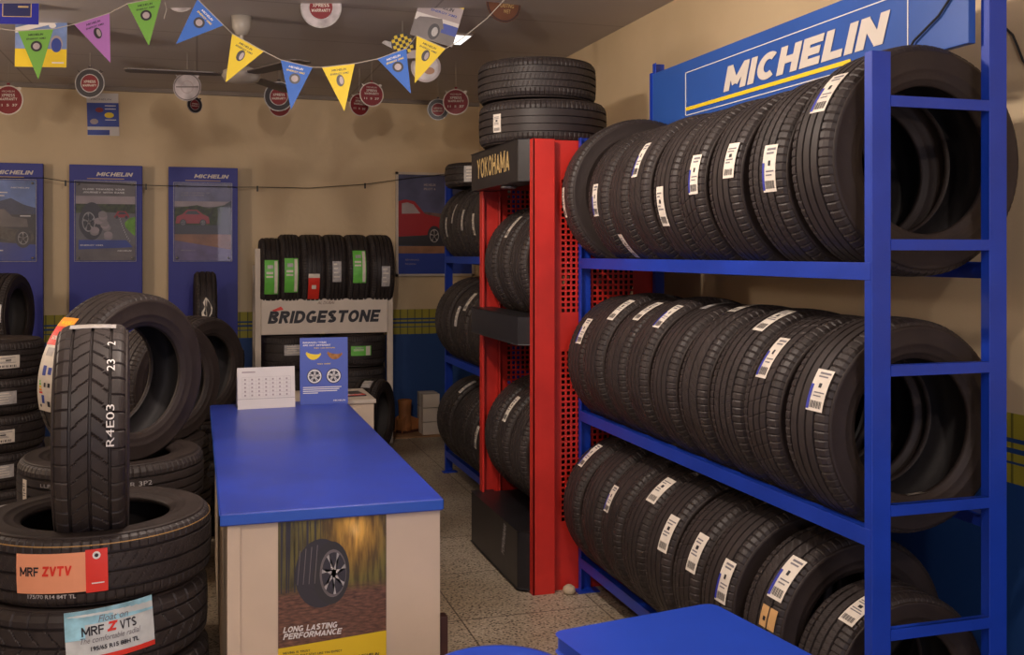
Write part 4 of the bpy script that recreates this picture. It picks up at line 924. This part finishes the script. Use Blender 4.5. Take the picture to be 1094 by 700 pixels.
# small sheet near the ceiling on the back wall
c = atY(110, 123, YB-.01)
t = thing('wall_notice', 'small blue and white notice taped high on the back wall left', 'notice', (c.x, YB-.004, c.z), (0, rad(-1.5), 0))
q = MB(); sf = flat((-.115, 0, -.16), (1, 0, 0), (0, 0, 1)); q.slab(sf, [(0, 0), (.23, 0), (.23, .33), (0, .33)], 0, .002, PAPER); q.patch(sf, .0, .23, .07, .255, .003, P_BLUE); q.patch(sf, 0, .16, .005, .045, .003, P_BLUE)
q.disc(sf, .16, .16, .035, .022, .0035, YEL, 12); q.disc(sf, .05, .11, .03, .022, .0035, P_PALE, 12); q.disc(sf, .09, .20, .03, .02, .0035, MAROON, 12)
for y in (.23, .205, .12): q.patch(sf, .13, .21, y, y+.006, .004, WHITE)
q.text(sf, 'MICHELIN', .03, .275, .15, .014, .004, INKG, shear=.2); q.build('sheet', t)

# wire across the back wall with pegs
t = thing('wall_wire', 'thin dark wire sagging across the back wall with small pegs', 'wire')
pp = [atY(x, y, YB-.18 if x < 260 else YB-.05) for x, y in ((-30, 190), (20, 190), (46, 190), (70, 194), (112, 196), (156, 198), (200, 199), (254, 200), (275, 200), (330, 201), (390, 197), (440, 190), (505, 183), (520, 181))]
q = MB(); q.tube(pp, .003, WIRE); q.build('wire_line', t)
for i in (3, 5, 8, 10):
    q = MB(); p = pp[i]; q.box(p.x-.006, p.x+.006, p.y-.006, p.y+.006, p.z-.035, p.z+.01, WIRE); q.build('peg', t)

# ------------------------------------------------------------------ white tyre stand
bs = thing('tire_stand', 'cream metal tyre stand with a wide lettered sign against the back wall', 'stand', (0, 0, 0))
BX0, BX1, BY0, BY1 = .42, 1.475, 7.98, 8.36
for x in (BX0, BX1-.045):
    for y in (BY0, BY1-.03):
        q = MB(); q.box(x, x+.045, y, y+.03, 0, 1.53 if y == BY0 else 1.40, WHITEP); q.build('post', bs, bevel=.003)
for z in (.05, 1.035):
    q = MB(); q.box(BX0+.01, BX1-.01, BY0+.02, BY0+.05, z, z+.03, WHITEP); q.box(BX0+.01, BX1-.01, BY1-.05, BY1-.02, z, z+.03, WHITEP); q.build('shelf_rail', bs)
q = MB(); q.box(BX0+.046, BX1-.046, BY0-.012, BY0+.010, .875, 1.145, mat('sign_cream', (.64, .56, .48), .45, noise=.05)); sg = q.build('sign_panel', bs, bevel=.003)
tag(sg, 'wide cream sign')
sf = flat((BX0+.046, BY0-.012, .875), (1, 0, 0), (0, 0, 1))
q = MB(); q.text(sf, 'BRIDGESTONE', .045, .085, .865, .095, .0015, INK, bold=.05, shear=.22); q.build('lettering', sg)
q = MB(); q.poly(sf, [(.075, .185), (.145, .215), (.165, .19), (.10, .178)], .0018, REDL); tag(q.build('red_flash', sg), 'red flash on the first letter')
q = MB(); q.text(sf, 'AL DUBAI', .42, .228, .13, .022, .0015, mat('faded_ink', (.17, .10, .07), .6), shear=.3); q.build('handwriting', sg)
tops = [(287.5, 256, .155, 'green', 48), (308, 251, .16, 'green', 48), (331.5, 250, .19, 'red', 30), (355, 250, .17, 'silver', 28), (378.5, 250, .18, 'green', 45), (403, 251, .19, 'silver', 28)]
desc = ['with a tall green label, at the left post', 'green and silver label, second from the left', 'with a red label low on the tread', 'silver label, fourth from the left', 'with a green label, fifth from the left', 'with a small silver label, at the right post']
for i, (px, py, wd, kd, ln) in enumerate(tops):
    c = atY(px, py, 8.15); R = .287
    cx = c.x
    R = .275 if i == 0 else .288
    t = tire((cx, 8.15, 1.10+.255+(0 if i else -.015)), (0, 0, rad(90)), R, wd, .18, (1, 2, 0, 0, 1, 0)[i], 'upright black tyre on the cream stand, '+desc[i], 'tyres above the stand sign')
    if kd == 'green': sticker(t, R, rad(-6 if i < 2 else 8), 0, .10, .27 if i < 4 else .26, 'green')
    elif kd == 'red': sticker(t, R, rad(-25), 0, .085, .22, 'red')
    else: sticker(t, R, rad(0 if i == 3 else -8), -.02 if i == 5 else 0, .065, .16, 'silver')
for j, x in enumerate((.70, 1.205)):
    for k in range(3):
        t = tire((x, 8.16, .085+.13+.262*k), (rad(90), 0, 0), .24, .255 if k < 3 else .2, .15, (0, 2, 1)[k], 'black tyre lying in the lower bay of the cream stand, %s side, %s' % (('left', 'right')[j], ('bottom', 'middle', 'top')[k]), 'tyres lying in the cream stand')
        if (j, k) == (1, 2): sticker(t, .24, rad(90)+.05, .0, .16, .075, 'greenwide', 'around')
        if (j, k) == (0, 2): sticker(t, .24, rad(90)+.05, .02, .16, .08, 'wide', 'around')
        if (j, k) == (0, 1): sticker(t, .24, rad(90)+.4, .05, .08, .08, 'wide', 'around')
t = tire((1.25, 7.62, .283), (0, rad(6), rad(62)), .275, .20, .175, 0, 'upright black tyre leaning on the floor before the cream stand, white sticker on top')
sticker(t, .275, rad(60), 0, .07, .10, 'silver')

# things on the floor at the back wall
c = atY(434, 468, 8.3)
vz = thing('boot', 'ochre brown work boot standing on a cardboard pad by the back wall', 'boot', (c.x, 8.36, .03), (0, 0, rad(30)))
q = MB()
q.lathe([(.0, 0), (.055, .0), (.058, .05), (.05, .12), (.055, .22), (.06, .25), (.05, .255), (.045, .22), (0, .2)], 20, OCHRE); q.build('shaft', vz, smooth=True)
q = MB(); q.prism([(-.06, 0), (.15, 0), (.165, .03), (.14, .065), (.07, .09), (0, .12), (-.055, .1)], 'y', -.045, .045, OCHRE); q.build('foot', vz, bevel=.012)
q = MB(); q.prism([(-.062, -.016), (.155, -.016), (.168, .006), (-.062, .006)], 'y', -.049, .049, DWOOD); q.build('sole', vz)
q = MB(); q.box(c.x-.12, c.x+.32, 8.15, 8.46, 0, .012, CARD); tag(q.build('cardboard_sheet'), 'flat brown cardboard sheet on the floor under the ochre boot', 'cardboard')
c = atY(465, 478, 8.25)
for k, lb in enumerate(('bottom white box of the small pile by the back wall', 'middle white box of the small pile by the back wall', 'top white box of the small pile by the back wall')):
    q = MB(); x = c.x-.045; q.box(x-.07, x+.07, 8.20, 8.42, .002+.115*k, .112+.115*k, WHITEP); q.box(x-.0715, x+.0715, 8.29, 8.33, .003+.115*k, .1135+.115*k, LBL)
    tag(q.build('box', bevel=.002), lb, 'box', 'white boxes by the back wall')

# ------------------------------------------------------------------ ceiling fan and glint lamp
c = at(258, 20, 5.6)
fan = thing('ceiling_fan', 'ceiling fan with pale canopy and motor and dark blades, left of centre', 'fan', (c.x, c.y, ZC))
PALE = mat('fan_pale', (.42, .38, .33), .4)
q = MB(); q.lathe([(0, 0), (.055, 0), (.05, -.06), (.03, -.10), (.0, -.105)], 28, PALE); q.build('canopy', fan, smooth=True)
q = MB(); q.tube([(0, 0, -.09), (0, 0, -.29)], .012, PALE, 10); q.build('down_rod', fan)
q = MB(); q.lathe([(0, -.27), (.05, -.275), (.10, -.30), (.105, -.325), (.09, -.35), (.04, -.365), (0, -.367)], 32, PALE); q.build('motor', fan, smooth=True)
for k in range(3):
    a = rad(178+120*k)
    M3 = Matrix.Rotation(a, 4, 'Z')
    q = MB(lambda p, M3=M3: M3 @ p); q.prism([(.10, -.02), (.14, -.05), (.58, -.06), (.60, -.04), (.60, .04), (.58, .06), (.14, .05), (.10, .02)], 'z', -.322, -.316, mat('fan_blade', (.12, .10, .09), .5)); q.build('blade', fan)
c = at(488, 42, 6.15)
t = thing('ceiling_lamp', 'small bright square lamp set in the ceiling near the hanging poster', 'ceiling light', (c.x, c.y, ZC))
q = MB(); q.box(-.065, .065, -.14, .14, -.012, 0, WHITEP); q.build('frame', t)
q = MB(); q.box(-.055, .055, -.13, .13, -.0135, -.0125, mat('lamp_glow', (1, .97, .92), emit=1.6)); q.build('diffuser', t)

# ------------------------------------------------------------------ hanging things
def card_frame(px, py, d, yaw=0, roll=0):
    c = at(px, py, d); R_ = Vector((cos(-YAW+yaw), sin(-YAW+yaw), 0)); U = Vector((0, 0, 1))
    r = R_*cos(roll)+U*sin(roll); u = U*cos(roll)-R_*sin(roll)
    return c, flat((0, 0, 0), r, u)
def circ(r, n=32, top=True):
    pts = []
    for i in range(n):
        a = 2*PI*i/n; k = 1.0
        pts.append((r*cos(a), r*sin(a)))
    return pts
def tyre_badge(px, py, rpx, d, style, label, yaw=0, roll=0, string=True):
    """round hanging card shaped like a tyre or a pressure gauge"""
    c, sf = card_frame(px, py, d, yaw, roll); r = rpx*d/F
    t = thing('hanging_badge', label, 'hanging badge', c, group='hanging tyre badges')
    main = {'red': SIGNW, 'dark': DARKC, 'silver': SILC, 'ring': SILV, 'brown': BROWN}[style]
    q = MB(); q.slab(sf, circ(r), -.0015, .0015, main)
    for s in (-1, 1): q.slab(sf, [(s*r*.62-r*.12, r*.72), (s*r*.62+r*.12, r*.62), (s*r*.78+r*.10, r*.80), (s*r*.78-r*.08, r*.90)], -.0014, .0014, main)
    q.slab(sf, [(-r*.1, r*.9), (r*.1, r*.9), (r*.1, r*1.15), (-r*.1, r*1.15)], -.0014, .0014, DARKC if style != 'red' else MAROON)
    q.build('card', t)
    for fs_ in (1, -1):
        q = MB(); hh = .002*fs_
        g = (lambda a, b, h=0, fs_=fs_: sf(a*fs_, b, h*fs_))
        if style == 'red':
            q.disc(g, 0, 0, r*.92, r*.92, .002, MAROON)
            q.text(g, 'XPRESS', -r*.45, r*.22, r*.9, r*.20, .003, SIGNW, bold=.03); q.text(g, 'WARRANTY', -r*.6, -.02*r, r*1.2, r*.18, .003, SIGNW, bold=.03); q.text(g, '11  5  37', -r*.62, -r*.42, r*1.24, r*.17, .003, SIGNW, bold=.03)
            q.text(g, 'MICHELIN', -r*.42, r*.52, r*.84, r*.13, .003, SIGNW)
        elif style in ('dark', 'ring'):
            q.ring(g, 0, 0, r*.93, r*1.0, .002, SILV); q.disc(g, 0, 0, r*.62, r*.62, .0022, SILV); q.disc(g, 0, 0, r*.565, r*.565, .0026, MAROON)
            if style == 'dark': q.ring(g, 0, 0, r*.62, r*.93, .0021, P_DARK)
            else: q.ring(g, 0, 0, r*.62, r*.93, .0021, SILC)
            q.text(g, 'XPRESS', -r*.40, r*.02, r*.8, r*.17, .0034, SIGNW, bold=.03); q.text(g, 'WARRANTY', -r*.46, -r*.22, r*.92, r*.15, .0034, SIGNW, bold=.03)
        elif style == 'silver':
            q.ring(g, 0, 0, r*.88, r*.96, .002, P_GREY); q.ring(g, 0, 0, r*.4, r*.46, .002, P_PALE); q.patch(g, -r*.8, r*.8, -r*.04, r*.05, .003, P_GREY)
        else:
            q.ring(g, 0, 0, r*.90, r*.96, .002, P_DARK); q.text(g, 'EXTRA', -r*.2, r*.1, r*.8, r*.2, .003, GOLDT, shear=.2); q.text(g, 'LASTING', -r*.2, -r*.2, r*.8, r*.2, .003, GOLDT, shear=.2); q.text(g, 'WET', -r*.0, -r*.5, r*.4, r*.2, .003, GOLDT, shear=.2)
        q.build('print', t)
    if string:
        top = ZC-c.z
        if top > r*1.15: q = MB(); q.tube([(0, 0, r*1.1), (0, 0, top-.001)], .0012, STRING, 4); q.build('hang_string', t)
    return t
tyre_badge(9, 107, 16, 6.9, 'red', 'red round hanging badge at the left edge near the ceiling')
tyre_badge(96, 89, 16, 6.6, 'dark', 'black tyre badge with red centre hanging above the middle blue board')
tyre_badge(200, 93, 15, 6.6, 'silver', 'silver round badge hanging above the third blue board')
tyre_badge(208, 112, 9, 6.9, 'dark', 'small dark badge seen nearly edge on behind the silver round badge', yaw=rad(48))
tyre_badge(343, 8, 22, 5.3, 'ring', 'largest silver rimmed badge with red centre at the top edge')
tyre_badge(193, -4, 17, 5.4, 'ring', 'silver rimmed badge cut by the top edge between green and blue pennants')
tyre_badge(298, 103, 16, 7.0, 'dark', 'dark tyre badge partly hidden by the left light blue pennant')
tyre_badge(299, 113, 12, 7.25, 'red', 'red badge just below the dark tyre badge behind the blue pennant')
tyre_badge(397, 101, 13, 6.9, 'red', 'red round badge right of the middle yellow pennant, the higher of a pair', yaw=rad(20))
tyre_badge(384, 112, 12, 7.15, 'red', 'darker red badge right of the middle yellow pennant, the lower of a pair', yaw=rad(40))
tyre_badge(487, 109, 14, 6.9, 'red', 'red round badge hanging left of the tyres on the red cabinet')
tyre_badge(468, 117, 11.5, 7.15, 'dark', 'dark tyre badge half hidden behind the red badge near the cabinet tyres')
tyre_badge(538, 4, 20, 5.3, 'brown', 'brown round badge with gold lettering at the top edge', yaw=rad(25))
c, sf = card_frame(455, 72, 5.8)
t = thing('hanging_badge', 'pale round badge hanging behind the right yellow pennant', 'hanging badge', c, group='hanging tyre badges')
q = MB(); q.slab(sf, circ(.085), -.0015, .0015, P_PALE); q.build('card', t)
q = MB(); q.disc(sf, 0, 0, .07, .07, .002, SILC); q.disc(sf, .02, -.02, .03, .02, .003, P_SAND); q.build('print', t)
q = MB(); q.tube([(0, 0, .08), (0, 0, ZC-c.z-.001)], .0012, STRING, 4); q.build('hang_string', t)
# checkered badge
c, sf = card_frame(430, 47, 5.7, roll=rad(15))
t = thing('hanging_badge', 'yellow and black checkered badge with grey arrow above the right blue pennant', 'hanging badge', c, group='hanging tyre badges')
q = MB(); r = .062; q.slab(sf, circ(r), -.0015, .0015, INK); q.slab(sf, [(-.11, .035), (-.09, .045), (-.03, .01), (-.04, -.03)], -.0012, .0012, SILV); q.slab(sf, [(-.075, -.07), (.08, -.10), (.085, -.055), (-.07, -.03)], -.001, .001, P_PALE); q.build('card', t)
q = MB()
for i in range(-3, 3):
    for j in range(-3, 3):
        if (i+j) % 2 == 0 and ((i+.5)**2+(j+.5)**2)*.018**2 < (r*.9)**2: q.patch(sf, i*.018, i*.018+.018, j*.018, j*.018+.018, .002, YEL)
q.build('print', t)
q = MB(); q.tube([(0, 0, .06), (0, 0, ZC-c.z-.001)], .0012, STRING, 4); q.build('hang_string', t)

# hanging paper posters
def hposter(name, px, py, d, pw_, ph_, roll, label, fn, yaw=0):
    c, sf0 = card_frame(px, py, d, yaw, roll); sf = lambda a, b, h=0: sf0(a-pw_/2, b-ph_/2, h)
    t = thing(name, label, 'poster', c)
    q = MB(); q.slab(sf, [(0, 0), (pw_, 0), (pw_, ph_), (0, ph_)], -.001, .001, PAPER); fn(q, sf, pw_, ph_); q.build('sheet', t)
    top = ZC-c.z
    p0 = Vector(sf(pw_*.3, ph_*.97, 0)); p1 = Vector(sf(pw_*.7, ph_*.97, 0))
    if top-.002 > p0.z:
        q = MB()
        for p in (p0, p1):
            if top-.002 > p.z: q.tube([p, (p.x, p.y, top-.001)], .0012, STRING, 4)
        q.build('hang_string', t)
    return t
def art_a(q, s, w_, h_):
    q.patch(s, 0, w_, h_*.28, h_, .0015, SKYB); q.patch(s, 0, w_, 0, h_*.28, .0016, YEL); q.disc(s, w_*.8, h_*.36, w_*.12, h_*.13, .002, P_PALE)
    q.poly(s, [(w_*.0, h_*.6), (w_*.4, h_*.68), (w_, h_*.78), (w_, h_*.72), (w_*.4, h_*.6), (0, h_*.52)], .002, WHITE); q.disc(s, w_*.8, h_*.34, w_*.10, h_*.11, .0025, P_BLUE, 20)
    q.patch(s, .02, w_*.3, h_*.92, h_*.93, .002, WHITE); q.disc(s, w_*.72, h_*.64, w_*.07, h_*.04, .0025, WHITE, 12); q.patch(s, w_*.72, w_*.95, h_*.06, h_*.08, .002, WHITE)
hposter('hanging_poster', 44, 37, 5.75, .29, .365, rad(-1), 'blue and yellow paper poster hanging behind the left green pennant', art_a)
def art_b(q, s, w_, h_):
    q.patch(s, 0, w_, 0, h_, .0015, mat('poster_deep_blue', (.012, .018, .30), .45))
    for (a0, a1, b0, b1) in ((.30, .86, .14, .152), (.30, .86, .9, .912), (.845, .86, .14, .912), (.30, .315, .14, .912)): q.patch(s, w_*a0, w_*a1, h_*b0, h_*b1, .002, GOLDT)
    q.patch(s, w_*.315, w_*.845, h_*.152, h_*.9, .0018, mat('poster_navy', (.015, .02, .10), .45)); q.patch(s, w_*.6, w_*.8, h_*.32, h_*.35, .0022, GOLDT); q.patch(s, w_*.62, w_*.8, h_*.4, h_*.43, .0022, MAROON)
hposter('hanging_poster', 14, -2, 5.3, .27, .27, rad(-1), 'dark blue card with gold frame line in the top left corner', art_b)
def art_c(q, s, w_, h_):
    q.patch(s, 0, w_, h_*.82, h_, .0015, YEL); q.patch(s, 0, w_, h_*.5, h_*.82, .0014, P_PALE); q.patch(s, 0, w_, h_*.0, h_*.34, .0014, P_GREY); q.patch(s, w_*.65, w_, h_*.22, h_*.42, .0018, P_BLUE)
    q.poly(s, [(w_*.0, h_*.30), (w_*.1, h_*.42), (w_*.3, h_*.46), (w_*.6, h_*.50), (w_*.7, h_*.30)], .002, P_GREY); q.disc(s, w_*.50, h_*.20, w_*.13, h_*.17, .0025, P_DARK, 20); q.disc(s, w_*.52, h_*.20, w_*.07, h_*.10, .003, SILV, 16)
    q.text(s, 'MICHELIN', w_*.3, h_*.70, w_*.5, h_*.07, .002, P_DARK, bold=.03, shear=.2); q.text(s, 'ENERGY XM2', w_*.3, h_*.60, w_*.6, h_*.05, .002, P_BLUE, bold=.02)
hposter('hanging_poster', 468, 19, 5.4, .235, .255, rad(-17), 'tilted paper poster with yellow head hanging near the small ceiling lamp', art_c)

# pennant bunting
D_B = 4.9
bt_ = thing('pennant_bunting', 'string of green, purple, blue and yellow triangular pennants across the ceiling', 'bunting')
FL = [((19, 33), (57, 31), (41, 85), FGRN, 'green'), ((79, 26), (117, 14), (118, 67), PURP, 'purple'), ((136, 4), (173, -3), (159, 49), FGRN, 'green'), ((211, -1), (239, 27), (188, 47), FBLU, 'blue'),
      ((248, 36), (282, 55), (241, 88), FYEL, 'yellow'), ((300, 64), (334, 72), (311, 117), FBLU, 'blue'), ((344, 72), (379, 68), (368, 119), FYEL, 'yellow'), ((403, 63), (434, 52), (439, 100), FBLU, 'blue'), ((445, 38), (476, 52), (443, 89), FYEL, 'yellow')]
line = [at(-40, 20, D_B), at(-5, 30, D_B)]
for n_, (a, b, c_, m, cn) in enumerate(FL):
    dA = D_B+.05*sin(n_*1.7)
    A_, B_, C_ = at(*a, dA), at(*b, dA+.02), at(*c_, dA-.01)
    line += [A_, B_]
    rt = (B_-A_); wd = rt.length; r = rt.normalized(); nrm = r.cross((C_-A_)).normalized(); u = nrm.cross(r)
    if u.z < 0: u = -u
    fr = -Vector((sin(YAW), cos(YAW), 0))
    sf = (lambda a2, b2, h=0, A_=A_, r=r, u=u, fr=fr: tuple(A_+r*a2+u*b2+fr*h))
    ca = (C_-A_).dot(r); cb = (C_-A_).dot(u)
    q = MB(); q.slab(sf, [(0, 0), (wd, 0), (ca, cb)], -.0006, .0006, m)
    o = q.build('pennant', bt_); tag(o, cn+' pennant')
    q = MB(); mx = wd*.5+(ca-wd*.5)*.30; my = cb*.33; rr0 = .026
    ink = WHITE if cn in ('blue',) else INK
    q.text(sf, 'MICHELIN', wd*.5+(ca-wd*.5)*.07-.035, cb*.09-.006, .07, .010, .0014, ink if cn != 'green' else INK, shear=.2, bold=.02)
    q.text(sf, 'ENERGY XM2', wd*.5+(ca-wd*.5)*.15-.044, cb*.17-.006, .088, .009, .0014, YEL if cn == 'blue' else P_DARK, shear=.2, bold=.02)
    if cn in ('green', 'blue'):
        q.ring(sf, mx, my, rr0*.62, rr0, .0014, P_DARK); q.disc(sf, mx, my, rr0*.62, rr0*.62, .0014, P_PALE)
    else:
        q.disc(sf, mx, my, rr0*.7, rr0*1.1, .0014, P_DARK); q.disc(sf, mx+.005, my, rr0*.35, rr0*.75, .0018, P_PALE)
    q.build('print', o)
line += [at(490, 44, D_B), at(520, 20, D_B), at(548, -10, D_B)]
q = MB(); q.tube(line, .0022, STRING, 5); q.build('string', bt_)
q = MB(); q.tube([at(176, 2, D_B), at(178, 10, D_B), at(175, 20, D_B)], .0015, STRING, 4); q.build('loose_end', bt_)
